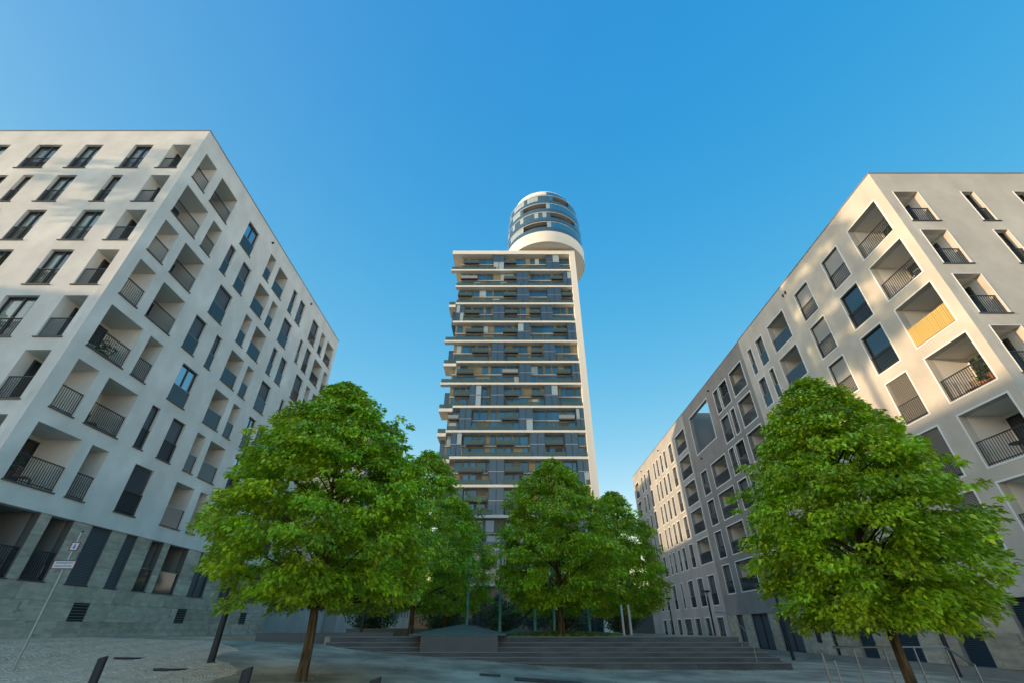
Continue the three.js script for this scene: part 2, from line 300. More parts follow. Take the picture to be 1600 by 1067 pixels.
// a loggia on the building's corner, open to both streets
function cornerLoggia(b, front, side, fo, so, y0, h, o = {}) {
  const ff = group('loggia', b); placeOn(front, ff, (fo[0] + fo[1]) / 2, y0);
  const ss = group('loggia_opening', b); placeOn(side, ss, (so[0] + so[1]) / 2, y0);
  const fw = fo[1] - fo[0] - 0.006, sw = so[1] - so[0] - 0.006;
  if (o.surround) { mesh('surround', surroundGeo(fw, h, o.frontSurround ?? o.surround), M.surround, ff); mesh('surround', surroundGeo(sw, h, o.surround), M.surround, ss); }
  sillOn(ff, fw, 0.09); if (o.sideSill !== false) sillOn(ss, sw);
  const r1 = mesh('railing', railingGeo(fw - 0.02, 1.05), M.steel, ff); r1.position.set(0, 0.02, -0.09);
  const r2 = mesh('railing', railingGeo(sw - 0.02, 1.05), M.steel, ss); r2.position.set(0, 0.02, -0.09);
  // room, in the front face's axes: x along the front (into the house from the corner), z outward
  const sg = front.sg, cx = (fo[0] + fo[1]) / 2, xA = 0.36 - cx, xB = fo[1] - cx, zA = -0.36, zB = -so[1], t = 0.04;
  const L = (a, c, y1, y2, z1, z2) => gbox(Math.min(sg * a, sg * c), Math.max(sg * a, sg * c), y1, y2, Math.min(z1, z2), Math.max(z1, z2));
  mesh('lining', merge([L(xA, xB, -t, -0.003, zA, zB), L(xA, xB, h + 0.003, h + t, zA, zB), L(xB + 0.003, xB + t, -t, h + t, zA, zB - t), L(xA, xB + 0.003, -t, h + t, zB - 0.003, zB - t)]), o.lining || M.lining, ff);
  const dl = (so[1] - 0.5) * 0.8, zc = zB + 0.2 + dl / 2;
  bx('door_pane', M.glassDim, ff, sg * (xB - 0.03), sg * (xB - 0.005), 0.04, h * 0.9, zc - dl / 2, zc + dl / 2);
  const df = mesh('door_frame', frameGeo(dl + 0.1, h * 0.92, 1, false), M.frame, ff); df.rotation.y = -sg * Math.PI / 2; df.position.set(sg * (xB - 0.002), 0, zc);
  return [ff, ss];
}
const face = (X, F, dir) => ({            // dir: where s runs and where the face looks
  leftSide: { x: X, z: -F, ax: 0, az: -1, rot: Math.PI / 2, sg: 1 },
  leftFront: { x: X, z: -F, ax: -1, az: 0, rot: 0, sg: -1 },
  rightSide: { x: X, z: -F, ax: 0, az: -1, rot: -Math.PI / 2, sg: -1 },
  rightFront: { x: X, z: -F, ax: 1, az: 0, rot: 0, sg: 1 },
}[dir]);
function addWall(b, name, fc, s0, s1, y0, y1, openings, mat, thick = 0.36) {
  const holes = openings.map(([a, c, d, e]) => fc.sg > 0 ? [a, c, d, e] : [-c, -a, d, e]);
  const m = mesh(name, fc.sg > 0 ? wallGeo(s0, s1, y0, y1, holes, thick) : wallGeo(-s1, -s0, y0, y1, holes, thick), mat, b);
  m.position.set(fc.x, 0, fc.z); m.rotation.y = fc.rot; return m;
}
// stone slabs hung before a wall between openings; each slab is a piece of its own
function hangSlabs(b, fc, s0, s1, y0, y1, course, longest, gaps, r, proud = 0.03) {
  let y = y0, row = 0;
  while (y < y1 - 0.02) {
    let yt = Math.min(y1, y + course); if (y1 - yt < course * 0.35) yt = y1;
    const cut = gaps.filter(g => g[2] < yt - 0.01 && g[3] > y + 0.01).map(g => [g[0], g[1]]).sort((p, q) => p[0] - q[0]);
    let at = s0; const runs = []; for (const [a, c] of cut) { if (a > at + 0.03) runs.push([at, a]); at = Math.max(at, c); } if (at < s1 - 0.03) runs.push([at, s1]);
    for (const [a, c] of runs) {
      const n = Math.max(1, Math.ceil((c - a) / longest)), off = n > 1 && row % 2 ? 0.4 : 0; let p = a;
      for (let i = 0; i < n + (off ? 1 : 0); i++) {
        let e = a + (c - a) * (i + 1 - off) / n; if (i === n + (off ? 1 : 0) - 1) e = c; if (e - p < 0.05) continue;
        const w = e - p - 0.008, hh = yt - y - 0.008, pr = proud + (r() - 0.5) * 0.005;
        const m = mesh('stone_slab', cached(`slab${q2(w)}_${q2(hh)}_${Math.floor(r() * 3)}`, () => { const g = new THREE.BoxGeometry(w, hh, 0.04); metreUV(g); const u = g.attributes.uv, ox = r() * 9, oy = r() * 9; for (let k = 0; k < u.count; k++) u.setXY(k, u.getX(k) + ox, u.getY(k) + oy); return g; }), M.stone[Math.floor(r() * 4)], b);
        placeOn(fc, m, (p + e) / 2, (y + yt) / 2); const nx = Math.sin(fc.rot), nz = Math.cos(fc.rot); m.position.x += nx * (pr - 0.02); m.position.z += nz * (pr - 0.02);
        p = e;
      }
    }
    y = yt; row++;
  }
}

// ---------------------------------------------------------------- white apartment house (corner at X -19.33, F 16)
const H = 2.98, OP = 2.31;
{
  const r = rng(71), XL = -19.33, FL = 16, LEN = 24.35, WID = 16.2, top = 26.48 + EY, baseTop = 3.99 + EY;
  const b = group('apartment_house', scene); tag(b, 'tall white plastered apartment house with recessed corner balconies on a stone base', 'building');
  const S = face(XL, FL, 'leftSide'), Fr = face(XL, FL, 'leftFront');
  const rowY = i => 24.95 + EY - H * i - OP;
  const even = [[9.4, 10.26, 'G'], [10.9, 12.45, 'G'], [13.77, 14.45, 'S'], [15.24, 16.22, 'S'], [18.18, 19.6, 'S'], [20.47, 21.35, 'G'], [22.04, 23.72, 'G']];
  const odd = [[9.44, 11.03, 'G'], [11.62, 12.5, 'G'], [13.81, 15.25, 'S'], [17.15, 17.68, 'S'], [18.56, 19.57, 'S'], [20.5, 22.3, 'G'], [23.04, 23.95, 'G']];
  const side = [
    [[0.6, 1.77, 'C'], [2.37, 4.27, 'L'], [6.05, 7.45, 'W'], ...even], [[0.65, 2.75, 'C'], [3.35, 4.32, 'L'], [5.45, 6.1, 'S'], [7.12, 8.2, 'S'], ...odd],
    [[0.66, 1.81, 'C'], [2.41, 4.26, 'L'], [6.13, 7.59, 'S'], ...even], [[0.65, 1.84, 'C'], [2.46, 4.34, 'L'], [5.46, 6.55, 'S'], [7.65, 8.25, 'S'], ...odd],
    [[0.66, 2.8, 'C'], [3.36, 4.37, 'L'], [6.12, 7.62, 'W'], [9.44, 11.04, 'G'], [11.65, 12.54, 'G'], [13.79, 14.81, 'W'], [15.3, 16.3, 'S'], [18.2, 19.6, 'S'], [20.5, 22.3, 'G'], [23.04, 23.95, 'G']],
    [[0.7, 1.87, 'C'], [2.45, 4.39, 'L'], [5.49, 6.12, 'S'], [7.21, 8.32, 'S'], [9.45, 10.33, 'G'], [10.87, 12.55, 'G'], [13.85, 15.2, 'W'], [17.1, 17.7, 'S'], [18.5, 19.5, 'S'], [20.5, 22.2, 'G'], [23.0, 23.9, 'G']],
    [[0.68, 2.84, 'C'], [3.41, 4.39, 'L'], [6.16, 7.54, 'B'], [9.43, 11.08, 'G'], [11.72, 12.5, 'G'], [13.8, 14.8, 'S'], [15.3, 16.3, 'S'], [18.2, 19.6, 'S'], [20.5, 22.2, 'G'], [23.0, 23.9, 'G']]];
  const fcor = [0.58, 1.72];
  const front = [
    [[2.88, 4.04, 'W'], [5.97, 7.1, 'W'], [8.5, 10.03, 'S'], [11.69, 13.2, 'S']], [[3.32, 4.0, 'W'], [5.98, 7.13, 'W'], [8.5, 9.13, 'W'], [9.97, 10.6, 'W'], [11.8, 12.9, 'W']],
    [[2.85, 4.04, 'W'], [5.97, 7.08, 'W'], [8.49, 9.6, 'W'], [11.7, 12.9, 'W']], [[2.86, 4.04, 'W'], [5.91, 7.06, 'W'], [8.5, 9.7, 'W'], [11.7, 12.9, 'W']],
    [[2.84, 4.45, 'W'], [5.95, 7.1, 'W'], [8.5, 9.7, 'W']], [[2.86, 4.04, 'W'], [5.95, 7.1, 'W'], [8.5, 9.7, 'W']], [[2.86, 4.04, 'W'], [5.95, 7.1, 'W'], [8.5, 9.7, 'W']]];
  const ops = [], fops = [];
  side.forEach((row, i) => row.forEach(([a, c]) => ops.push([a, c, rowY(i), rowY(i) + OP])));
  front.forEach((row, i) => { fops.push([fcor[0], fcor[1], rowY(i), rowY(i) + OP]); row.forEach(([a, c]) => fops.push([a, c, rowY(i), rowY(i) + OP])); });
  addWall(b, 'side_wall', S, 0, LEN, baseTop, top - 0.06, ops, M.white);
  addWall(b, 'front_wall', Fr, 0.36, WID, baseTop, top - 0.06, fops, M.white);
  bx('rear_wall', M.white, b, XL - WID, XL - 0.36, baseTop, top - 0.07, -(FL + LEN), -(FL + LEN) + 0.36);
  bx('gable_wall', M.white, b, XL - WID, XL - WID + 0.36, baseTop, top - 0.07, -(FL + LEN) + 0.36, -FL - 0.36);
  bx('roof', M.concrete, b, XL - WID + 0.05, XL - 0.05, top - 0.5, top - 0.2, -(FL + LEN) + 0.05, -FL - 0.05);
  // parapet capping
  bx('parapet_cap', M.metalcap, b, XL - 0.4, XL + 0.035, top - 0.06, top, -(FL + LEN) - 0.035, -FL + 0.035);
  bx('parapet_cap', M.metalcap, b, XL - WID - 0.03, XL - 0.4, top - 0.06, top - 0.002, -FL - 0.4, -FL + 0.035);
  side.forEach((row, i) => row.forEach(([a, c, k]) => {
    const y = rowY(i);
    if (k === 'C') cornerLoggia(b, Fr, S, fcor, [a, c], y, OP, {});
    else if (k === 'L') addLoggia(b, S, a, c, y, OP, { rail: 'bar', flip: r() < 0.5, d: 1.8 });
    else if (k === 'G') addLoggia(b, S, a, c, y, OP, { rail: 'glass', flip: r() < 0.5, d: 1.5 });
    else addWindow(b, S, a, c, y, OP, { kind: k, blue: k === 'W', rail: i >= 5 ? 'bar' : 'glass', deep: 0.15, pale: false, plain: k === 'S' });
  }));
  front.forEach((row, i) => row.forEach(([a, c, k]) => addWindow(b, Fr, a, c, rowY(i), OP, { kind: k === 'S' ? 'W' : k, room: true, rail: 'bar', sillOver: 0.09, halfBlind: r() < 0.55 ? 0.35 + 0.6 * r() : 0 })));
  // roof drain outlets under the parapet
  for (const s of [9.0, 16.9]) { const g = mesh('drain_outlet', new THREE.CylinderGeometry(0.09, 0.09, 0.16, 14), M.steel, b); placeOn(S, g, s, top - 0.75); g.rotation.set(Math.PI / 2, 0, Math.PI / 2); g.position.x += 0.05; }
  // stone base
  const g0 = -0.9 + EY, oy0 = 1.62 + EY;
  const baseOps = [[0.95, 2.88, 'L'], [3.38, 4.5, 'L'], [5.5, 6.68, 'B'], [7.64, 8.4, 'B'], [9.46, 10.42, 'G'], [10.93, 12.65, 'G'], [13.88, 15.45, 'S'], [17.1, 18.4, 'S'], [20.5, 22.0, 'S']];
  const inset = { ...S, x: S.x - 0.06 };
  const core = [gbox(0, LEN, g0, oy0, -0.3, 0)]; let at = 0; for (const [a, c] of [...baseOps, [LEN, LEN]]) { core.push(gbox(at, a, oy0, baseTop, -0.3, 0)); at = c; }
  const cm = mesh('base_wall', merge(core), M.joint, b); cm.position.set(inset.x, 0, inset.z); cm.rotation.y = inset.rot;
  bx('base_front_wall', M.joint, b, XL - WID, XL - 0.36, g0, baseTop, -FL - 0.36, -FL - 0.06);
  const vents = [[6.44, 7.32], [13.56, 14.42], [20.5, 21.38]];
  const gaps = [...baseOps.map(([a, c]) => [a, c, oy0, baseTop]), ...vents.map(([a, c]) => [a, c, 0.27 + EY, 0.97 + EY])];
  hangSlabs(b, inset, 0, LEN, -0.36 + EY, 0.27 + EY, 0.63, 1.25, [], r); hangSlabs(b, inset, 0, LEN, 0.27 + EY, 0.97 + EY, 0.7, 1.25, gaps, r); hangSlabs(b, inset, 0, LEN, 0.97 + EY, oy0, 0.65, 1.25, [], r); hangSlabs(b, inset, 0, LEN, oy0, baseTop - 0.004, 0.79, 1.4, gaps, r);
  const frontIn = { ...Fr, z: Fr.z - 0.06 }; hangSlabs(b, frontIn, 0.02, WID, -0.36 + EY, baseTop - 0.004, 0.72, 1.3, [], r);
  for (const [a, c] of vents) { const v = group('vent', b); placeOn(inset, v, (a + c) / 2, 0.27 + EY); const w = c - a; bx('vent_back', M.interior, v, -w / 2, w / 2, 0, 0.7, 0.001, 0.006); for (let k = 0; k < 6; k++) { const sl = bx('slat', M.slat, v, -w / 2 + 0.03, w / 2 - 0.03, 0.06 + k * 0.112, 0.085 + k * 0.112, 0.008, 0.05); sl.rotation.x = 0.6; } }
  for (const [a, c, k] of baseOps) {
    const hh = baseTop - oy0 - 0.004;
    if (k === 'L' || k === 'G') addLoggia(b, inset, a, c, oy0, hh, { rail: k === 'L' ? 'bar' : 'glass', d: 1.8, lining: M.concrete, flip: true });
    else { addWindow(b, inset, a, c, oy0, hh, { kind: k, deep: 0.12 }); }
  }
}

// ---------------------------------------------------------------- beige and grey apartment row (corner at X 20.09, F 15.6)
{
  const r = rng(72), XR = 20.09, FR = 15.6, top = 21.62 + EY, baseTop = 1.06 + EY, WID = 16;
  const S = face(XR, FR, 'rightSide'), Fr = face(XR, FR, 'rightFront');
  const rowY = i => 19.97 + EY - H * i - OP;
  const build = (name, label, s0, s1, mat, rows, baseY, extra = {}) => {
    const b = group(name, scene); tag(b, label, 'building');
    const fc = extra.inset ? { ...S, x: S.x + extra.inset } : S;
    const holes = []; rows.forEach((row, i) => row.forEach(o => holes.push([o[0], o[1], o[3] ?? rowY(i), o[4] ?? rowY(i) + OP])));
    if (extra.hole) holes.push(extra.hole);
    addWall(b, 'side_wall', fc, s0, s1, baseY, top - 0.06, holes, mat);
    rows.forEach((row, i) => row.forEach(([a, c, k, y0 = rowY(i), y1 = rowY(i) + OP]) => {
      const near = a < 9.5, su = near ? 0.075 : 0.085;
      if (k === 'C') { const [ff, ss] = cornerLoggia(b, Fr, fc, [0.61, 1.96], [a, c], y0, OP, { surround: 0.07, frontSurround: 0.03, sideSill: false }); if (i === 2) { const l = [], w = c - a; for (let x = -w / 2 + 0.03; x < w / 2 - 0.02; x += 0.1) { const g = new THREE.CylinderGeometry(0.043, 0.043, 0.98 + 0.03 * r(), 10); g.translate(x, 0.55, (r() - 0.5) * 0.015); l.push(g); } const sc = mesh('bamboo_screen', merge(l), M.bamboo, ss); sc.position.z = -0.05; sc.userData.label = 'yellow bamboo screen tied along the balcony railing'; } }
      else if (k === 'G') addLoggia(b, fc, a, c, y0, y1 - y0, { rail: 'glass', surround: su, sill: false, d: 1.7, flip: false });
      else addWindow(b, fc, a, c, y0, y1 - y0, { kind: k, rail: y1 - y0 < 2.2 ? null : near ? 'bar' : 'glass', surround: extra.noSurround ? 0 : su, sill: false, deep: near ? 0.12 : 0.2, tan: true, pale: near, plain: near || k === 'S' });
    }));
    if (extra.hole) { bx('roof', M.concrete, b, XR + 0.45, XR + WID - 0.4, top - 0.5, top - 0.2, -(FR + 25.1), -(FR + s0) - 0.02); bx('lower_roof', M.concrete, b, XR + 0.45, XR + WID - 0.4, 15.5 + EY, 15.8 + EY, -(FR + s1) + 0.37, -(FR + 25.1) - 0.37); bx('terrace_wall', mat, b, XR + 0.45, XR + WID - 0.4, 15.0 + EY, top - 0.5, -(FR + 25.46), -(FR + 25.11)); }
    else bx('roof', M.concrete, b, XR + 0.45, XR + WID - 0.4, top - 0.5, top - 0.2, -(FR + s1) + 0.37, -(FR + s0) - 0.38);
    bx('parapet_cap', M.metalcap, b, XR - 0.035 + (extra.inset || 0), XR + 0.4, top - 0.06, top, -(FR + s1) + 0.004, -(FR + s0) - 0.004 + (s0 === 0 ? 0.04 : 0));
    bx('rear_wall', mat, b, XR + WID - 0.36, XR + WID, -2 + EY, top - 0.07, -(FR + s1) + 0.01, -(FR + s0) - 0.37);
    bx('party_wall', mat, b, XR + 0.37 + (extra.inset || 0), XR + WID - 0.37, -2 + EY, top - 0.07, -(FR + s1) + 0.01, -(FR + s1) + 0.36);
    return b;
  };
  const mid = [10.66, 13.0, 'G'];
  const rowsA = [
    [[0.61, 2.91, 'C'], [4.08, 5.64, 'S'], [7.41, 8.96, 'S'], mid, [14.04, 15.05, 'S'], [15.89, 16.5, 'S']], [[0.58, 2.89, 'C'], [4.08, 5.63, 'W'], [7.34, 8.9, 'S'], mid, [14.0, 14.62, 'S'], [15.37, 16.42, 'S']],
    [[0.55, 2.86, 'C'], [4.02, 5.62, 'W'], [7.3, 8.8, 'S'], mid, [13.9, 15.06, 'S'], [15.78, 16.5, 'S']], [[0.5, 2.82, 'C'], [4.06, 5.52, 'B'], [7.3, 8.8, 'S'], mid, [14.0, 14.62, 'S'], [15.37, 16.42, 'S']],
    [[0.48, 2.86, 'C'], [4.02, 5.52, 'B'], [7.3, 8.8, 'B'], mid, [13.9, 15.06, 'S'], [15.78, 16.5, 'S']], [[0.48, 2.87, 'C'], [4.02, 5.52, 'B'], [7.3, 8.8, 'B'], mid, [14.0, 14.62, 'S'], [15.37, 16.42, 'S']]];
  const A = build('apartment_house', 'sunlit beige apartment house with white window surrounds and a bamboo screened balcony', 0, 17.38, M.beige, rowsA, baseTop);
  const fo = []; const fr = [[[4.32, 5.0], [7.2, 7.95], [10.2, 11.3]], [[4.33, 5.05], [7.2, 8.0], [10.2, 11.3]], [[4.33, 5.05], [7.2, 8.3]], [[4.33, 5.05], [7.2, 8.3]], [[4.33, 5.05]], [[4.33, 5.05]]];
  fr.forEach((row, i) => { fo.push([0.61, 1.96, rowY(i), rowY(i) + OP]); row.forEach(([a, c]) => { fo.push([a, c, rowY(i), rowY(i) + OP]); addWindow(A, Fr, a, c, rowY(i), OP, { kind: 'W', room: true, halfBlind: r() < 0.6 ? 0.3 + 0.5 * r() : 0, rail: 'bar', surround: 0.03, sillOver: 0.14, deep: 0.25 }); }); });
  addWall(A, 'front_wall', Fr, 0.36, WID, baseTop, top - 0.06, fo, M.beige);
  bx('parapet_cap', M.metalcap, A, XR + 0.4, XR + WID, top - 0.06, top - 0.002, -FR - 0.4, -FR + 0.035);
  const pat = i => i % 2 ? [[18.07, 20.49, 'G'], [21.34, 22.15, 'S'], [22.7, 24.4, 'S']] : [[18.08, 20.55, 'G'], [21.38, 23.0, 'W'], [23.42, 24.45, 'S']];
  const rowsB = [pat(0), pat(1), ...[2, 3, 4, 5].map(i => [...pat(i), [25.4, 28.88, 'G'], [30.2, 31.85, 'S']])];
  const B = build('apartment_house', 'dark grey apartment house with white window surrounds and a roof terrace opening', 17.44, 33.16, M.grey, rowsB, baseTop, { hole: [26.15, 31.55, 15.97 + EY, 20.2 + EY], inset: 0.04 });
  // the roof terrace behind the big opening
  const tb = { ...S, x: S.x + 0.04 };
  { const g = group('roof_terrace', B); placeOn(tb, g, (26.15 + 31.55) / 2, 15.97 + EY); mesh('surround', surroundGeo(5.394, 4.23, 0.085), M.surround, g); const w = 5.4;
    mesh('terrace_floor', gbox(-w / 2 - 1, w / 2 + 1, -0.05, -0.004, -5, -0.37), M.lining, g); mesh('terrace_screen', gbox(-w / 2 - 1, w / 2 + 1, 0, 3.35, -3.2, -3.05), M.signWhite, g); }
  for (const s of [25.2, 30.6]) { const g = mesh('drain_outlet', new THREE.CylinderGeometry(0.09, 0.09, 0.16, 14), M.steel, B); placeOn(tb, g, s, s < 26 ? top - 1.0 : 15.3 + EY); g.rotation.set(Math.PI / 2, 0, Math.PI / 2); g.position.x -= 0.05; }
  for (const s of [9.6, 9.95]) { const g = mesh('drain_outlet', gbox(-0.07, 0.07, -0.12, 0.12, -0.05, 0.06), M.steel, A); placeOn(S, g, s, top - 0.85); }
  const c1 = [[33.7, 37.15, 'G'], [38.65, 39.95, 'S'], [41.4, 42.25, 'S'], [43.15, 44.0, 'S'], [45.05, 45.85, 'S'], [46.65, 47.4, 'S'], [49.5, 50.6, 'S'], [51.95, 52.8, 'S'], [53.75, 54.6, 'S'], [56.4, 58.6, 'G']];
  const c2 = [[33.6, 37.0, 'G'], [38.35, 39.6, 'S'], [41.0, 41.95, 'S'], [42.85, 43.65, 'S'], [44.88, 45.62, 'S'], [46.58, 47.25, 'S'], [49.0, 50.1, 'S'], [51.9, 52.7, 'S'], [53.9, 54.7, 'S'], [56.4, 58.6, 'G']];
  const y5 = [2.0 + EY, 4.57 + EY], y6 = [-1.35 + EY, 0.95 + EY];
  const c5 = [[34.3, 36.0], [37.55, 39.15], [40.6, 42.2], [44.2, 44.85], [46.95, 48.2], [50.4, 51.6], [53.2, 54.3]].map(([a, c]) => [a, c, 'S', ...y5]);
  const c6 = [[34.24, 35.85], [37.7, 39.0], [40.55, 42.1], [43.34, 45.75], [46.96, 48.45], [50.2, 51.7], [53.05, 54.55]].map(([a, c]) => [a, c, 'S', ...y6]);
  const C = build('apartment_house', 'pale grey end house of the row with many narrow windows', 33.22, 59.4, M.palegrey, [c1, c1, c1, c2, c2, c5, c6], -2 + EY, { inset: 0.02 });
  bx('end_wall', M.palegrey, C, XR + 0.4, XR + WID, -2 + EY, top - 0.07, -(FR + 59.4), -(FR + 59.4) + 0.008);
  for (const s of [43.9, 53.6]) { const g = mesh('drain_outlet', new THREE.CylinderGeometry(0.09, 0.09, 0.16, 10), M.steel, C); placeOn(S, g, s, top - 0.8); g.rotation.set(Math.PI / 2, 0, Math.PI / 2); g.position.x -= 0.05; }
  // stone piers, doors and shutters at the foot
  const g0 = -2.1 + EY, oy0 = -1.38 + EY;
  const foot = (b, s0, s1, ops, fc) => {
    const inset = { ...fc, x: fc.x + 0.06 };
    const core = [gbox(-s1, -s0, g0, oy0, -0.3, 0)]; let at = s0; for (const [a, c] of [...ops, [s1, s1]]) { if (a > at) core.push(gbox(-a, -at, oy0, baseTop, -0.3, 0)); at = c; }
    const cm = mesh('base_wall', merge(core), M.concrete, b); cm.position.set(inset.x, 0, inset.z); cm.rotation.y = inset.rot;
    hangSlabs(b, inset, s0, s1, oy0, baseTop - 0.004, 1.22, 1.9, ops.map(([a, c]) => [a, c, oy0, baseTop]), r);
    for (const [a, c, k] of ops) {
      const w = c - a - 0.006, hh = baseTop - oy0 - 0.005, g = group(k === 'D' ? 'door' : 'shutter', b); placeOn(inset, g, (a + c) / 2, oy0 + 0.002);
      if (k === 'D') { bx('door_leaf', M.screen, g, -w / 2, w / 2, 0, hh, -0.2, -0.16); mesh('door_frame', frameGeo(w, hh, w > 1.5 ? 1 : 0, false), M.frame, g).position.z = -0.158; }
      else { bx('shutter_back', M.interior, g, -w / 2, w / 2, 0, hh, -0.24, -0.2); const n = Math.floor(hh / 0.075); const l = []; for (let i = 0; i < n; i++) { const q = new THREE.BoxGeometry(w, 0.012, 0.075); q.rotateX(0.8); q.translate(0, 0.04 + i * hh / n, -0.16); l.push(q); } mesh('shutter_slats', merge(l), M.slatBlue, g); }
    }
  };
  foot(A, 0, 17.38, [[0.6, 2.6, 'H'], [3.4, 5.3, 'H'], [7.1, 8.5, 'H'], [10.8, 12.4, 'H'], [14.05, 15.45, 'H']], S);
  foot(B, 17.44, 33.16, [[17.55, 18.0, 'D'], [21.4, 24.2, 'D'], [25.5, 28.45, 'D'], [30.1, 31.35, 'D']], { ...S, x: S.x + 0.04 });
  bx('wall_box', M.steel, B, XR + 0.02, XR + 0.05, -0.75 + EY, -0.15 + EY, -(FR + 19.6), -(FR + 19.1));
  bx('base_front_wall', M.concrete, A, XR + 0.37, XR + WID, g0, baseTop, -FR - 0.36, -FR - 0.06);
}

// ---------------------------------------------------------------- houses beyond and across the street
function plainBlock(name, label, x0, x1, F0, F1, Y0, Y1, mat, facadeAt, cols, rows, wy, ww, wh) {
  const b = group(name, scene); tag(b, label, 'building');
  const fc = facadeAt; const len = F1 - F0, ops = [];
  for (let i = 0; i < rows.length; i++) for (let k = 0; k < cols; k++) { const s = (k + 0.5) * len / cols - ww / 2 + (i % 2 ? 0.5 : 0); ops.push([s, s + ww, rows[i] + EY, rows[i] + wh + EY]); }
  addWall(b, 'wall', fc, 0, len, Y0 + EY, Y1 + EY, ops, mat);
  ops.forEach(([a, c, y]) => addWindow(b, fc, a, c, y, wh, { kind: 'S', sill: false }));
  bx('rear_wall', mat, b, fc.sg > 0 ? x0 : x0 + 0.37, fc.sg > 0 ? x1 - 0.37 : x1, Y0 + EY, Y1 + EY - 0.01, -F0 - 0.3, -F0 - 0.003);
  bx('end_wall', mat, b, fc.sg > 0 ? x0 : x0 + 0.37, fc.sg > 0 ? x1 - 0.37 : x1, Y0 + EY, Y1 + EY - 0.01, -F1 + 0.003, -F1 + 0.3);
  bx('roof', M.concrete, b, x0 + 0.05, x1 - 0.38, Y1 + EY - 0.4, Y1 + EY - 0.1, -F1 + 0.31, -F0 - 0.31);
  return b;
}
plainBlock('apartment_house', 'lower pale grey house standing beyond the tall white house, seen under the trees', -33, -19.33, 56.5, 95, -1, 23.5, M.palegrey, face(-19.33, 56.5, 'leftSide'), 16, [19.5, 16.5, 13.5, 10.5, 7.5, 4.5, 1.6], 0, 1.1, 1.9);
plainBlock('link_building', 'low pale grey link building beside the tall white house', -30, -20.6, 40.8, 56.4, -1, 4.4, M.palegrey, face(-20.6, 40.8, 'leftSide'), 6, [1.5], 0, 0.9, 1.6);
plainBlock('apartment_block', 'long flat roofed block across the street that keeps the low sun off the plaza', -86, -70, -60, 46, -1, 18.6, M.palegrey, face(-70, -60, 'leftSide'), 30, [15, 12, 9, 6, 3], 0, 1.4, 1.6);

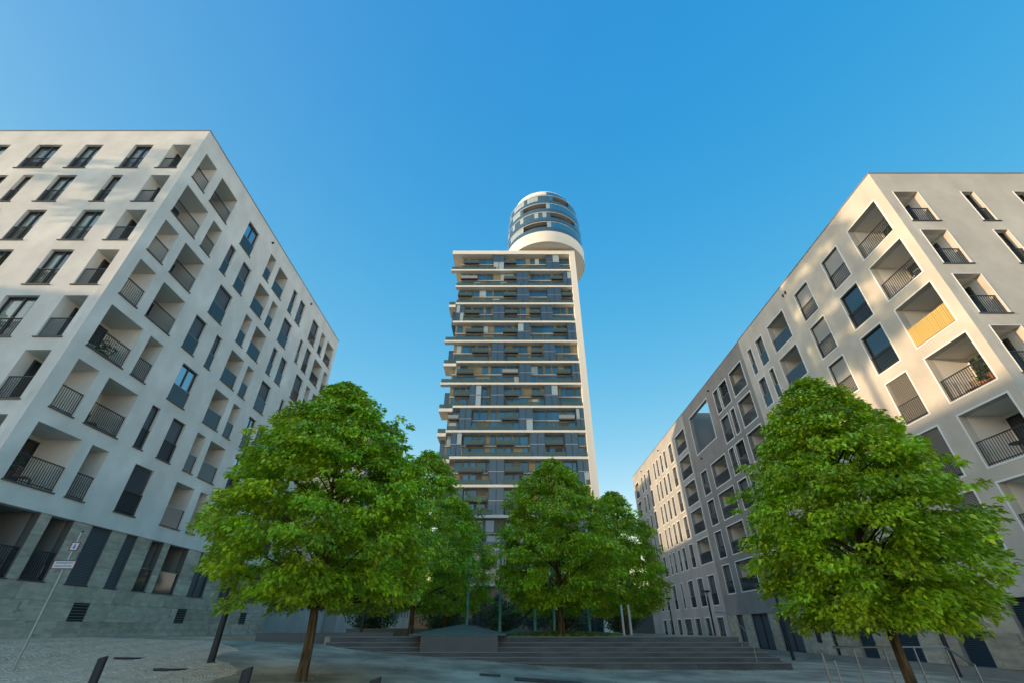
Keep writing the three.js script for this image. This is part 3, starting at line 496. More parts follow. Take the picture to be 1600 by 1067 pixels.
// ---------------------------------------------------------------- plaza platform and steps
const PLY = -0.30;
{
  const r = rng(73);
  const st = group('stone_stairs', scene); tag(st, 'wide flight of dark basalt steps leading up to the planted terrace', 'stairs');
  const F1 = 23, TR = 0.35;
  const levels = [-1.19, -1.02, -0.85, -0.68, -0.51, PLY];
  const xr = i => 11.75 - i * 0.25;
  const lo = groundY(8, 23) - 0.35;
  levels.forEach((Y, i) => {
    const f0 = F1 + i * TR, x0 = -8.6 - (5 - i) * 0.05, x1 = xr(i), below = i ? levels[i - 1] : lo;
    const s = group('step', st);
    let x = x0; while (x < x1 - 0.05) { let e = Math.min(x1, x + 1.5 + r() * 0.9); if (x1 - e < 0.6) e = x1; bx('block', M.basalt[Math.floor(r() * 4)], s, x + 0.003, e - 0.003, below - 0.02 + EY, Y + EY - (r() * 0.004), -(f0 + TR + 0.05), -f0 + (r() - 0.5) * 0.006); x = e; }
    bx('lit_tread_edge', M.lit_tread_edge, s, x0, x1 + 0.004, Y + EY - 0.035, Y + EY + 0.003, -f0 - 0.05, -f0 + 0.012);  // added strip; its pale colour paints the lit line of the tread
    // the return along the open flank
    let f = f0 + TR + 0.06; while (f < 62) { const e = Math.min(62, f + 2.2 + r()); bx('block', M.basalt[Math.floor(r() * 4)], s, x1 - 0.32, x1, below - 0.02 + EY, Y + EY - 0.002 - r() * 0.003, -(e - 0.006), -f); f = e; }
  });
  const top = F1 + 6 * TR - 0.3;
  const pl = mesh('terrace', gbox(-8.9, xr(5) - 0.325, -1.8 + EY, PLY + EY - 0.003, -125, -(top + 0.06)), M.ground, scene); tag(pl, 'flat paved terrace above the basalt steps', 'terrace', null, 'structure');
  const pl2 = mesh('terrace', gbox(-20.5, -8.91, -1.8 + EY, -0.335 + EY, -125, -26.5), M.ground, scene); tag(pl2, 'flat paved strip beside the tall white house', 'terrace', null, 'structure');
  // handrail on the steps
  const hr = group('handrail', scene); tag(hr, 'thin steel handrail climbing the basalt steps', 'handrail');
  const hx = 10.4; mesh('rail', tube([P(hx, -1.35 + 0.95, 23.05), P(hx, -1.3 + 1.0, 23.2), P(hx - 0.02, PLY + 0.95, 25.0), P(hx - 0.3, PLY + 1.0, 26)], 0.02, 0.02), M.steelLight, hr);
  for (const [f, y] of [[23.2, -1.19], [24.3, -0.68], [25.3, PLY]]) mesh('post', tube([P(hx, y, f), P(hx, y + 0.95, f)], 0.018, 0.018), M.steelLight, hr);
  // concrete plinth with its low pyramid
  const pz = group('plinth', scene); tag(pz, 'concrete block set into the steps under a low grey green pyramid', 'plinth');
  for (let k = 0; k < 3; k++) bx('concrete_panel', M.plinth, pz, -4.19 + k * 1.153 + 0.004, -4.19 + (k + 1) * 1.153 - 0.004, -0.86 + EY, -0.262 + EY, -25.2, -23.69);
  function pyramid(name, label, cx, cf, wx, wf, y0, h, mat) {
    const p = [[-wx, 0, wf], [wx, 0, wf], [wx, 0, -wf], [-wx, 0, -wf]], g = new THREE.BufferGeometry(), pos = [], uv = [];
    for (let i = 0; i < 4; i++) { const a = p[i], b = p[(i + 1) % 4]; pos.push(...a, ...b, 0, h, 0); uv.push(a[0], a[2], b[0], b[2], 0, 0); }
    for (let i = 0; i < 4; i++) { const a = p[i], b = p[(i + 1) % 4]; pos.push(a[0], -0.05, a[2], b[0], -0.05, b[2], ...b, a[0], -0.05, a[2], ...b, ...a); uv.push(a[0], 0, b[0], 0, b[0], .1, a[0], 0, b[0], .1, a[0], .1); }
    g.setAttribute('position', new THREE.Float32BufferAttribute(pos, 3)); g.setAttribute('uv', new THREE.Float32BufferAttribute(uv, 2)); g.computeVertexNormals();
    const m = mesh(name, g, mat, scene); m.position.set(cx, y0 + EY, -cf); return tag(m, label, 'mound');
  }
  pyramid('turf_pyramid', 'low grey green pyramid resting on the concrete plinth', -2.55, 26.3, 2.2, 2.55, -0.205, 0.42, M.turf);
  pyramid('turf_pyramid', 'small grey green pyramid beside the grassy mound', 0.35, 29.2, 1.3, 1.6, -0.248, 0.32, M.turf);
  // grassy mound under the tree on the terrace
  const mg = new THREE.SphereGeometry(1, 40, 16, 0, Math.PI * 2, 0, Math.PI / 2); mg.scale(3.3, 0.24, 2.6); { const u = mg.attributes.uv, p = mg.attributes.position; for (let i = 0; i < u.count; i++) u.setXY(i, p.getX(i), p.getZ(i)); }
  const mound = mesh('grass_mound', mg, M.grass, scene); mound.position.set(2.6, PLY + EY - 0.02, -28.3); tag(mound, 'low grassy mound round a tree trunk on the terrace', 'mound');
  const w1 = group('low_wall', scene); tag(w1, 'low dark concrete wall edging the terrace beside the steps', 'wall');
  for (let k = 0; k < 3; k++) bx('wall_block', M.plinth, w1, -12.4 + k * 2.2, -10.21 + k * 2.2, -0.6 + EY, -0.16 + k * 0.012 + EY, -25.75, -25.35);
  const w2 = group('low_wall', scene); tag(w2, 'low dark concrete wall behind the grey green pyramid', 'wall');
  for (let k = 0; k < 4; k++) bx('wall_block', M.plinth, w2, -9.3 + k * 2.0, -7.31 + k * 2.0, PLY - 0.1 + EY, 0.02 + EY, -29.4, -29.0);
}

// ---------------------------------------------------------------- residential tower
{
  const r = rng(74), FT = 96, b = group('residential_tower', scene); tag(b, 'high apartment tower with cream floor bands and a round glass head', 'building');
  const xB = [-18.5, -18.43, -16.67, -16.22, -16.62, -18.24, -14.75, -18.23, -14.7, -15.8, -14.5, -15.7, -15.0, -15.5, -15.0];
  const piece = { 3: -18.1, 6: -17.97, 8: -18.0, 9: -17.8, 10: -17.6, 12: -17.4 };
  const lev = i => i === 0 ? 94.7 : 87.75 - 6.2 * (i - 1), right = 16.55, back = FT + 1.45, deepF = FT + 24;
  const bxT = (n, m, p, x0, x1, Y0, Y1, F0, F1) => bx(n, m, p, x0, x1, Y0 + EY, Y1 + EY, -F1, -F0);
  bxT('wall', M.olive, b, -15.9, right, -2, 94, back, deepF);
  bxT('side_column', M.cream, b, right, 18.15, -2, 95.4, FT - 0.15, deepF);
  bxT('roof_band', M.cream, b, -18.5, right, 94.0, 95.4, FT - 0.1, deepF);
  bxT('lobby_glass', M.lobbyGlass, b, -15.9, right, -1, 6.4, FT + 1, back);
  for (let x = -15.9; x < right - 0.3; x += 2.2) bxT('lobby_mullion', M.steel, b, x, x + 0.16, -1, 6.35, FT + 0.8, FT + 0.99);
  bxT('podium', M.towerDark, b, -60, 60, -2, 7.0, back + 8, deepF - 2);
  for (let i = 1; i <= 14; i++) { const Y = lev(i); bxT('floor_band', M.cream, b, xB[i], right, Y - 0.27, Y + 0.27, FT, back); if (piece[i]) bxT('floor_band', M.cream, b, piece[i], xB[i] - 0.01, Y - 1.15, Y - 0.35, FT + 0.2, back + 4); }
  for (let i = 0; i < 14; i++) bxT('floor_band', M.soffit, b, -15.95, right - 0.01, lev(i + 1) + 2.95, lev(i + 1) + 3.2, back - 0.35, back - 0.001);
  const gardens = [[[-6.2, -3.0], [9.4, 13.4]], [[0.7, 4.2], [14.2, 16.5]], [[0.8, 4.2], [9.3, 13.2]], [[-16.0, -13.8], [-5.9, -2.7], [7.3, 10.5]], [[0.9, 4.2], [14.2, 16.5]], [[-5.9, -2.7], [7.5, 10.6]], [[1.2, 4.3], [14.5, 16.5]], [[-10.9, -8.0], [-5.8, -2.5], [7.4, 10.7]], [[-13, -10.1], [1.1, 4.4], [14.6, 16.5]], [[-14.5, -12], [3.6, 7.0], [11.6, 14.6]], [[-5.6, -2.2], [14, 16.5]], [[-13.5, -11], [-5.6, -2.2], [8, 11]], [[-13.5, -11], [4, 7]], [[-5, -2], [9, 12]]];
  const balc = [[[-14.8, -10.5], [-2.9, 0.6]], [[-15.4, -10.7], [-3, 0.6], [10.8, 14.0]], [[-15.9, -12], [-3, 0.6], [13.4, 16.4]], [[-13.6, -9.6], [-2.6, 0.8], [4.2, 7.1]], [[-13, -8.2], [-3.0, 0.7], [10.4, 14]], [[-10.9, -6.7], [-2.5, 1.0], [4.4, 7.2]], [[-14.5, -10.2], [-3, 0.9], [10.6, 14.2]], [[-14.6, -11.1], [-2.3, 1.0], [4.2, 7.2]], [[-15.6, -13.2], [-3, 0.9], [10.6, 14.3]], [[-11, -7], [-4, 0], [7.2, 11.2]], [[-12.4, -7], [-2, 2], [8, 12]], [[-10.5, -6], [-2, 2], [11.3, 15]], [[-10, -6], [-2, 2], [8, 12]], [[-12, -7], [-1, 3]]];
  const winX = [-14.6, -12.7, -10.9, -9.2, -7.4, -5.0, -3.2, -1.2, 0.7, 2.4, 5.2, 6.6, 8.5, 10.2, 12.0, 13.8, 15.5];
  for (let i = 0; i < 14; i++) {
    const lo = lev(i + 1) + 0.28, hi = lev(i) - (i ? 0.28 : 0.7);
    // windows of both storeys
    for (let k = 0; k < 2; k++) for (const x of winX) {
      if (r() < 0.1) continue;
      const w = r() < 0.6 ? 1.8 : 1.2, x0 = x - w / 2 + (r() - 0.5) * 0.5, y0 = (k ? lev(i + 1) + 3.25 : lo) + 0.05, y1 = y0 + 2.35;
      const g = group('window', b); bxT('frame', M.towerDark, g, x0 - 0.06, x0 + w + 0.06, y0, y1 + 0.06, back - 0.06, back - 0.002);
      const u = r(); bxT('pane', u < 0.5 ? M.towerBlue : u < 0.95 ? M.towerGlass : M.gardenPale, g, x0, x0 + w, y0 + 0.06, y1, back - 0.075, back - 0.061);
    }
    // balconies between the storeys
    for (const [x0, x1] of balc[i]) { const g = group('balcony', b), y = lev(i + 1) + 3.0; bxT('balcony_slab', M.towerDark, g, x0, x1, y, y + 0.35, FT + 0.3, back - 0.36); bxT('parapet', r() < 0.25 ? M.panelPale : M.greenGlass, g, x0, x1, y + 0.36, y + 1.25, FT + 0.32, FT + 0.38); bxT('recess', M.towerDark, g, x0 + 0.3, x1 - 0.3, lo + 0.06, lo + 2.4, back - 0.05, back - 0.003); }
    // winter gardens, glazed out to the floor edge
    for (const [x0, x1] of gardens[i]) {
      const g = group('winter_garden', b), mid = (lo + hi) / 2 + 0.1;
      bxT('garden_back', M.gardenGlass, g, x0 + 0.08, x1 - 0.08, lo + 0.06, hi - 0.06, FT + 0.42, FT + 0.5);
      for (const [a, c] of [[lo, lo + 0.12], [mid - 0.1, mid + 0.1], [hi - 0.12, hi]]) bxT('rail', M.steelLight, g, x0, x1, a + 0.002, c - 0.002, FT + 0.25, FT + 0.41);
      for (const x of [x0, (x0 + x1) / 2 - 0.04, x1 - 0.08]) bxT('mullion', M.towerDark, g, x, x + 0.08, lo + 0.13, hi - 0.13, FT + 0.27, FT + 0.39);
      for (const [a, c] of [[lo, mid], [mid, hi]]) { const n = 2; for (let k = 0; k < n; k++) { const xa = x0 + (x1 - x0) * k / n, xb = x0 + (x1 - x0) * (k + 1) / n, u = r(); bxT('pane', u < 0.14 ? M.gardenPale : M.gardenGlass, g, xa + 0.09, xb - 0.07, a + 0.14, c - 0.14, FT + 0.3, FT + 0.34); } }
    }
    // glass balustrade along the floor edge
    let x = xB[i + 1] + 0.1; while (x < right - 0.4) { const e = Math.min(right - 0.1, x + 2.6); if (!gardens[i].some(([a, c]) => x + 1.3 > a && x + 1.3 < c)) bxT('balustrade_panel', M.greenGlass, b, x + 0.03, e - 0.03, lev(i + 1) + 0.28, lev(i + 1) + 1.38, FT + 0.14, FT + 0.17); x = e; }
    if (piece[i + 1]) bxT('balustrade_panel', M.greenGlass, b, piece[i + 1] + 0.05, xB[i + 1] - 0.1, lev(i + 1) - 0.34, lev(i + 1) + 0.75, FT + 0.3, FT + 0.33);
  }
  // lower corner rooms on the open flank of the tower
  for (let i = 3; i < 13; i += 2) bxT('corner_room', M.gardenGlass, b, -17.3, -15.92, lev(i + 1) + 0.5, lev(i) - 1.3, FT + 2.6, FT + 8);
  // round head
  const hd = group('round_head', b); hd.position.set(10.1, EY, -(FT + 9.3)); const R = 12.3;
  const cyl = (n, m, r0, r1, y0, y1, seg = 96, open = true) => { const g = new THREE.CylinderGeometry(r1, r0, y1 - y0, seg, 1, open); g.translate(0, (y0 + y1) / 2, 0); return mesh(n, g, m, hd); };
  cyl('collar', M.cream, R + 0.15, R + 0.25, 96.2, 100.6); { const g = new THREE.RingGeometry(0.5, R + 0.15, 96); g.rotateX(Math.PI / 2); g.translate(0, 96.25, 0); mesh('collar_underside', g, M.cream, hd); }
  cyl('collar_edge', M.steel, R + 0.02, R + 0.02, 100.6, 101.0);
  cyl('core', M.towerDark, R - 1.6, R - 1.6, 100.8, 118.4, 64);
  const floors = [101.0, 105.35, 109.7, 114.05];
  const N = 60;
  floors.forEach((y, k) => {
    const K = [1, 1, 0.985, 0.95][k]; cyl('ring', M.ringGrey, (R - 0.02) * K, (R - 0.02) * K, y + 3.9, y + 4.15); { const g = new THREE.RingGeometry(R * K - 1.4, R * K - 0.03, 96); g.rotateX(Math.PI / 2); g.translate(0, y + 3.87, 0); mesh('ring_soffit', g, M.soffit, hd); const g2 = g.clone(); g2.rotateX(Math.PI); g2.translate(0, 2 * (y + 3.87) + 0.3, 0); mesh('ring_deck', g2, M.soffit, hd); }
    const pane = cached(`dp${k}`, () => { const g = new THREE.CylinderGeometry(R, R, 1, 2, 1, true, 0, Math.PI * 2 / N * 0.965); return g; });
    for (let j = 0; j < N; j++) {
      const th = Math.PI * 2 * j / N, c = Math.cos(th); if (c < -0.25) continue;   // the rear is turned to the sky behind
      const sd = Math.sin(th);
      const add = (n, m, y0, y1, inn = 0) => { const p = mesh(n, pane, m, hd); p.position.y = (y0 + y1) / 2; p.scale.set(K - inn / R, y1 - y0, K - inn / R); p.rotation.y = th; };
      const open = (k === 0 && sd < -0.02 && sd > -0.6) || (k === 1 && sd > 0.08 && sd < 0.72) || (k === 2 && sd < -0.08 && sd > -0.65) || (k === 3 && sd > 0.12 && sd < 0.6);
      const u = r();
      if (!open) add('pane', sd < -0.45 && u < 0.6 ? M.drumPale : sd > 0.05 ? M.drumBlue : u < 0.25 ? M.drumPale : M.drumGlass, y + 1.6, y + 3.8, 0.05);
      add('parapet_pane', M.drumGlass, y + 0.05, y + 1.54, 0);
    }
  });
  cyl('crown_band', M.cream, R * 0.86, R * 0.8, 119.0, 122.4); cyl('crown_glazing', M.drumGlass, R * 0.945, R * 0.865, 118.25, 119.9); { const g = new THREE.CircleGeometry(R * 0.795, 64); g.rotateX(-Math.PI / 2); g.translate(0, 122.2, 0); mesh('roof', g, M.soffit, hd); }
  { const g = new THREE.CylinderGeometry(R * 0.832, R * 0.868, 1.7, 40, 1, true, 0.05, 1.3); g.translate(0, 120.75, 0); mesh('crown_glass', g, M.drumBlue, hd); }
}

// ---------------------------------------------------------------- trees
const leafGeo = (() => {
  const g = new THREE.BufferGeometry();   // a pointed blade folded on its midrib and drooping at the tip, 1 long
  const p = [0, 0, 0, -0.30, 0.05, 0.32, 0.30, 0.05, 0.32, 0, -0.03, 0.42, -0.20, 0.0, 0.68, 0.20, 0.0, 0.68, 0, -0.16, 1.0];
  g.setAttribute('position', new THREE.Float32BufferAttribute(p, 3)); g.setIndex([0, 3, 1, 0, 2, 3, 1, 3, 4, 2, 5, 3, 4, 3, 6, 3, 5, 6]); g.computeVertexNormals();
  g.setAttribute('uv', new THREE.Float32BufferAttribute(new Array(14).fill(0), 2)); return g;
})();
const leafMat = phys(rgb(1, 1, 1), { roughness: 0.45, transmission: 0.45, thickness: 0, ior: 1.4 });
leafMat.side = THREE.DoubleSide;
function tree(label, X, F, gy, o) {
  const r = rng(o.seed), t = group('plaza_tree', scene); t.position.set(X, gy + EY, -F); tag(t, label, 'tree', o.grp);
  const h = o.h, R = o.R, clear = o.clear, tr = o.trunk, lx = o.lean || 0;
  const axis = y => V(lx * Math.max(0, (y - clear) / (h - clear)), y, 0);
  const pts = []; for (let i = 0; i <= 12; i++) { const y = -0.15 + (h * 0.86 + 0.15) * i / 12, a = axis(y); pts.push(V(a.x + Math.sin(i * 1.3 + o.seed) * 0.035 * Math.min(1, i / 3), y, Math.cos(i * 1.7 + o.seed) * 0.03 * Math.min(1, i / 3))); }
  const tg = tube(pts, tr, tr * 0.18, 14); { const p = tg.attributes.position; for (let i = 0; i < 15 * 2; i++) { const k = i < 15 ? 1.22 : 1.05, a = Math.floor(i / 15); p.setX(i, pts[a].x + (p.getX(i) - pts[a].x) * k); p.setZ(i, pts[a].z + (p.getZ(i) - pts[a].z) * k); } }
  mesh('trunk', tg, M.bark, t);
  // crown outline: radius against height, broad low down, rounded cone above
  const prof = u => u < 0.28 ? 0.62 + 0.38 * Math.sin(u / 0.28 * Math.PI / 2) : Math.pow(Math.cos((u - 0.28) / 0.72 * Math.PI / 2), 0.74);
  const nz = noiseGrid(16, o.seed + 3);
  const outline = (u, th) => R * prof(u) * (0.76 + 0.30 * nz(th / (Math.PI * 2) * 6 + 20, u * 5) + 0.2 * nz(th / (Math.PI * 2) * 16 + 3, u * 13 + 7));
  const clumps = [], limbs = [];
  const nb = o.clumps;
  for (let i = 0; i < nb; i++) {
    const u = Math.pow(r(), 1.12), th = i * 2.39996 + r() * 0.8, shell = r() < 0.72 ? 0.80 + 0.22 * r() : 0.25 + 0.55 * r();
    const y = clear + (h - clear) * u, rad = outline(u, th) * shell, a = axis(y);
    clumps.push([a.x + Math.cos(th) * rad, y - 0.1 * rad, Math.sin(th) * rad, th, shell, 0.75 + 0.5 * r()]);
  }
  const sprigs = Math.round(nb * 0.28);                                    // loose shoots past the outline
  for (let i = 0; i < sprigs; i++) { const u = Math.pow(r(), 0.8), th = r() * Math.PI * 2, y = clear + (h - clear) * Math.min(1.0, u), rad = outline(u, th) * (1.02 + 0.17 * r()), a = axis(y); clumps.push([a.x + Math.cos(th) * rad, y + 0.12 * r(), Math.sin(th) * rad, th, 1, 0.3 + 0.22 * r(), 0.22]); }
  for (let i = 0; i < o.limbs; i++) { const c = clumps[Math.floor(i * nb / o.limbs)], y0 = Math.max(clear * 0.85, c[1] - 0.55 - 0.35 * Math.hypot(c[0], c[2])), a = axis(y0); const e = V(c[0], c[1], c[2]), m = V(a.x + (c[0] - a.x) * 0.45, y0 + (c[1] - y0) * 0.62, c[2] * 0.45); const s = tr * (0.34 - 0.2 * y0 / h); limbs.push(tube([V(a.x, y0, 0), m, e], s, s * 0.2, 6)); }
  mesh('limbs', merge(limbs), M.bark, t).userData.kind = 'stuff';
  // leaves
  const per = Math.round(o.leaves / nb), n = clumps.reduce((k, c) => k + Math.round(per * (c[6] || 1)), 0), im = new THREE.InstancedMesh(leafGeo, leafMat, n); im.name = 'crown'; shadow(im); im.userData.kind = 'stuff';
  const mtx = new THREE.Matrix4(), q = new THREE.Quaternion(), e = new THREE.Euler(), s = new THREE.Vector3(), p = new THREE.Vector3(), col = new THREE.Color(); let k = 0;
  const size = o.leaf;
  for (const [cx, cy, cz, th, shell, cs, share = 1] of clumps) {
    const rr = o.clumpR * cs, tone = 0.72 + 0.62 * r(), warm = r();
    for (let i = 0; i < Math.round(per * share); i++) {
      const a = r() * Math.PI * 2, d = Math.sqrt(r()) * rr, dx = Math.cos(a) * d, dz = Math.sin(a) * d;
      const out = dx * Math.cos(th) + dz * Math.sin(th);                     // sprays sag outwards
      p.set(cx + dx, cy + (r() - 0.5) * rr * 0.85 - 0.2 * out - 0.15 * d * d / rr, cz + dz);
      const yaw = Math.atan2(Math.cos(th) * 0.9 + dx / rr + (r() - 0.5) * 1.5, Math.sin(th) * 0.9 + dz / rr + (r() - 0.5) * 1.5);
      e.set(-0.35 + r() * 1.35, yaw + (r() < 0.3 ? (r() - 0.5) * 4 : 0), (r() - 0.5) * 1.5, 'YXZ'); q.setFromEuler(e);
      const z = size * (0.62 + 0.62 * r()); s.set(z, z, z); im.setMatrixAt(k, mtx.compose(p, q, s));
      const v = tone * (0.7 + 0.6 * r()), tint = warm * 0.5 + r() * 0.5;      // tint: how yellow this leaf is, by chance alone
      col.setRGB(v * (0.35 + 0.31 * tint * tint), v * (0.54 + 0.10 * tint), v * (0.015 + 0.013 * r())); im.setColorAt(k, col); k++;
    }
  }
  im.instanceMatrix.needsUpdate = true; if (im.instanceColor) im.instanceColor.needsUpdate = true; t.add(im);
  return t;
}
tree('broad leafy tree rooted in the paving before the tall white house', -5.8, 15, groundY(-5.8, 15), { seed: 101, h: 8.9, R: 3.12, clear: 1.95, trunk: 0.14, lean: -0.6, clumps: 560, limbs: 80, leaves: 86000, leaf: 0.142, clumpR: 0.4 });
tree('broad leafy tree beside the steel railing before the beige house', 9.55, 13.3, groundY(9.55, 13.3), { seed: 202, h: 8.6, R: 2.52, clear: 1.9, trunk: 0.13, lean: 0.35, clumps: 560, limbs: 80, leaves: 86000, leaf: 0.142, clumpR: 0.4 });
tree('leafy tree growing from the grassy mound on the terrace', 2.35, 26.2, -0.22, { seed: 303, h: 8.7, R: 3.3, clear: 1.5, trunk: 0.17, lean: -0.1, clumps: 420, limbs: 44, leaves: 60000, leaf: 0.155, clumpR: 0.43 });
const rear = [['leafy tree on the terrace just behind the concrete plinth', -5.4, 27.4, 9.6, 3.3, 404], ['slender leafy tree on the terrace before the pale grey end house', 7.1, 33, 8.6, 2.75, 505], ['darker tree on the terrace before the tower entrance', -4.9, 37, 9.0, 3.2, 606], ['small tree close to the lower pale grey house', -10.2, 35, 8.0, 3.0, 707], ['small tree before the ground floor of the grey house', 9.0, 44, 8.0, 2.9, 808], ['tree before the tower entrance, behind the mound', 3.0, 40, 8.6, 3.1, 909]];
for (const [label, X, F, h, R, seed] of rear) tree(label, X, F, PLY, { seed, h, R, clear: 1.5, trunk: 0.13, clumps: 320, limbs: 26, leaves: 36000, leaf: 0.172, clumpR: 0.48, grp: 'trees behind on the terrace' });

// a high tree across the street: its crown breaks the low sun on the upper facades
tree('tall high crowned tree across the street from the white house', -45, 6.4, baseAt(-45), { seed: 1010, h: 30.5, R: 4.6, clear: 21.2, trunk: 0.42, clumps: 85, limbs: 40, leaves: 9000, leaf: 0.5, clumpR: 1.15 });
function shrub(label, X, F, w, h, seed) {
  const r = rng(seed), t = group('shrub', scene); t.position.set(X, PLY + EY, -F); tag(t, label, 'shrub', 'shrubs before the tower');
  const st = []; for (let i = 0; i < 7; i++) { const a = r() * 6.28, d = w * 0.35 * r(); st.push(tube([V(Math.cos(a) * 0.1, -0.05, Math.sin(a) * 0.1), V(Math.cos(a) * d, h * 0.4, Math.sin(a) * d), V(Math.cos(a) * d * 1.5, h * 0.75, Math.sin(a) * d * 1.5)], 0.035, 0.01, 6)); } mesh('stems', merge(st), M.bark, t).userData.kind = 'stuff';
  const n = 5200, im = new THREE.InstancedMesh(leafGeo, leafMat, n); im.name = 'foliage'; shadow(im); im.userData.kind = 'stuff';
  const m = new THREE.Matrix4(), q = new THREE.Quaternion(), e = new THREE.Euler(), s = V(0, 0, 0), p = V(0, 0, 0), c = new THREE.Color();
  for (let i = 0; i < n; i++) { const u = r() * 2 - 1, a = r() * 6.28, k = Math.pow(r(), 0.33), q1 = Math.sqrt(1 - u * u), lump = 0.8 + 0.25 * Math.sin(a * 5 + u * 4) ; p.set(Math.cos(a) * q1 * w / 2 * k * lump, h * 0.5 + u * h * 0.5 * k, Math.sin(a) * q1 * w * 0.35 * k * lump); e.set(-0.4 + r() * 1.5, r() * 6.28, (r() - 0.5) * 1.5, 'YXZ'); q.setFromEuler(e); const z = 0.14 + 0.12 * r(); s.set(z, z, z); im.setMatrixAt(i, m.compose(p, q, s)); const v = 0.6 + 0.6 * r(); c.setRGB(v * 0.10, v * 0.17, v * 0.03); im.setColorAt(i, c); }
  t.add(im); return t;
}
[['dark shrub beyond the pyramid before the tower lobby', -7.5, 55, 6, 3.2], ['dark shrub behind the black net before the tower lobby', -1.2, 57, 6.5, 3.0], ['dark shrub behind the tree on the mound', 5.0, 54, 6.5, 3.1], ['dark shrub behind the pair of white posts', 11.2, 55, 6, 3.3], ['dark shrub beside the lower pale grey house', -13.6, 50, 5.5, 2.8]].forEach((a, i) => shrub(a[0], a[1], a[2], a[3], a[4], 1200 + i));

// ---------------------------------------------------------------- street furniture
function lampPost(label, X, F, gy, h, rad, head) {
  const g = group('lamp_post', scene); g.position.set(X, gy + EY, -F); tag(g, label, 'lamp post', 'dark lamp posts');
  mesh('pole', tube([V(0, -0.1, 0), V(0, 0.9, 0), V(0, h, 0)], rad, rad * 0.72, 18), M.post, g);
  mesh('foot_ring', new THREE.CylinderGeometry(rad * 1.7, rad * 1.8, 0.03, 20), M.steelLight, g).position.y = 0.0;
  if (head) { mesh('lamp_head', new THREE.CylinderGeometry(0.42, 0.3, 0.12, 24), M.post, g).position.y = h + 0.06; mesh('lamp_glass', new THREE.CylinderGeometry(0.13, 0.1, 0.35, 16), M.drumPale, g).position.y = h - 0.2; }
  else mesh('pole_cap', new THREE.SphereGeometry(rad * 0.8, 12, 8), M.post, g).position.y = h;
  return g;
}
lampPost('dark lamp post rising into the tree before the tall white house', -9.35, 16.7, groundY(-9.35, 16.7), 5.4, 0.11, true);
lampPost('dark lamp post in front of the beige house shutters', 18.3, 22.6, groundY(18.3, 22.6), 5.0, 0.1, true);
lampPost('dark lamp post before the dark grey house doors', 17.2, 33.3, groundY(17.2, 33.3), 5.0, 0.1, true);
lampPost('short lamp post with a round head at the pale grey end house', 18.3, 48, groundY(18.3, 48), 4.6, 0.1, true);
lampPost('lamp post beside the far windows of the pale grey end house', 18.2, 60, groundY(18.2, 60), 4.6, 0.1, true);
lampPost('lamp post with a flat round head on the terrace before the tower', -2.75, 42, PLY, 3.2, 0.09, true);
lampPost('slim dark pole with a small box behind the low wall', -7.6, 24.9 + 1.2, -0.32, 2.6, 0.07, false);

function bollard(label, X, F, topY) { const gy = groundY(X, F), h = topY - gy, g = group('bollard', scene); g.position.set(X, gy + EY, -F); tag(g, label, 'bollard', 'bollards along the plaza edge'); const c = new THREE.CylinderGeometry(0.075, 0.075, h + 0.1, 22); c.translate(0, (h - 0.1) / 2, 0); const p = c.attributes.position; for (let i = 0; i < p.count; i++) if (p.getY(i) > h - 0.1) p.setY(i, p.getY(i) + p.getX(i) * 0.35 - 0.01); c.computeVertexNormals(); mesh('post', c, M.post, g); mesh('foot_ring', new THREE.CylinderGeometry(0.12, 0.13, 0.02, 22), M.steel, g).position.y = 0.005; return g; }
bollard('dark round bollard with a slanted top before the dark manhole cover', -7.88, 10.35, -0.45); bollard('dark round bollard with a slanted top between the lamp post and the tree trunk', -4.1, 8.4, -0.5); bollard('dark round bollard with a slanted top before the concrete plinth', -1.86, 7.4, -0.55);
{
  const g = group('sign_post', scene), X = -13.3, F = 14.5, gy = groundY(X, F); g.position.set(X, EY, -F); tag(g, 'slender galvanised pole with two red framed access signs', 'sign');
  mesh('pole', tube([V(0, gy - 0.1, 0), V(0, 1.2, 0), V(0, 2.5, 0)], 0.03, 0.03, 14), M.galv, g); mesh('pole_cap', new THREE.SphereGeometry(0.035, 12, 8), M.post, g).position.y = 2.5;
  const plate = (label, x0, x1, y0, y1, marks) => { const p = group('sign_plate', g); p.userData.label = label; p.rotation.y = 0.05; const b = 0.028; mesh('border', merge([gbox(x0, x1, y0, y0 + b, 0.035, 0.05), gbox(x0, x1, y1 - b, y1, 0.035, 0.05), gbox(x0, x0 + b, y0 + b, y1 - b, 0.035, 0.05), gbox(x1 - b, x1, y0 + b, y1 - b, 0.035, 0.05)]), M.signRed, p); bx('plate', M.signWhite, p, x0 + 0.002, x1 - 0.002, y0 + 0.002, y1 - 0.002, 0.036, 0.046); mesh('print', merge(marks.map(m => gbox(m[0], m[1], m[2], m[3], 0.046, 0.0475))), marks[0][4] ? M.signBlue : M.signInk, p); };
  const words = (x0, x1, y, r) => { const l = []; let x = x0; while (x < x1) { const w = 0.012 + r() * 0.014; l.push([x, Math.min(x1, x + w), y + (r() < 0.3 ? -0.006 : 0), y + 0.03 + (r() < 0.3 ? 0.008 : 0)]); x += w + 0.006; } return l; };
  const r = rng(9); plate('wide white sign with red border and two lines of grey print', -0.35, 0.30, 1.47, 1.71, [...words(-0.27, 0.22, 1.62, r), ...words(-0.27, 0.22, 1.54, r)]);
  plate('small white sign with red border and a blue mark', -0.10, 0.15, 1.96, 2.21, [[0.0, 0.05, 2.02, 2.13, 1], [0.012, 0.04, 2.13, 2.16, 1], [-0.02, 0.07, 2.05, 2.08, 1]]);
}
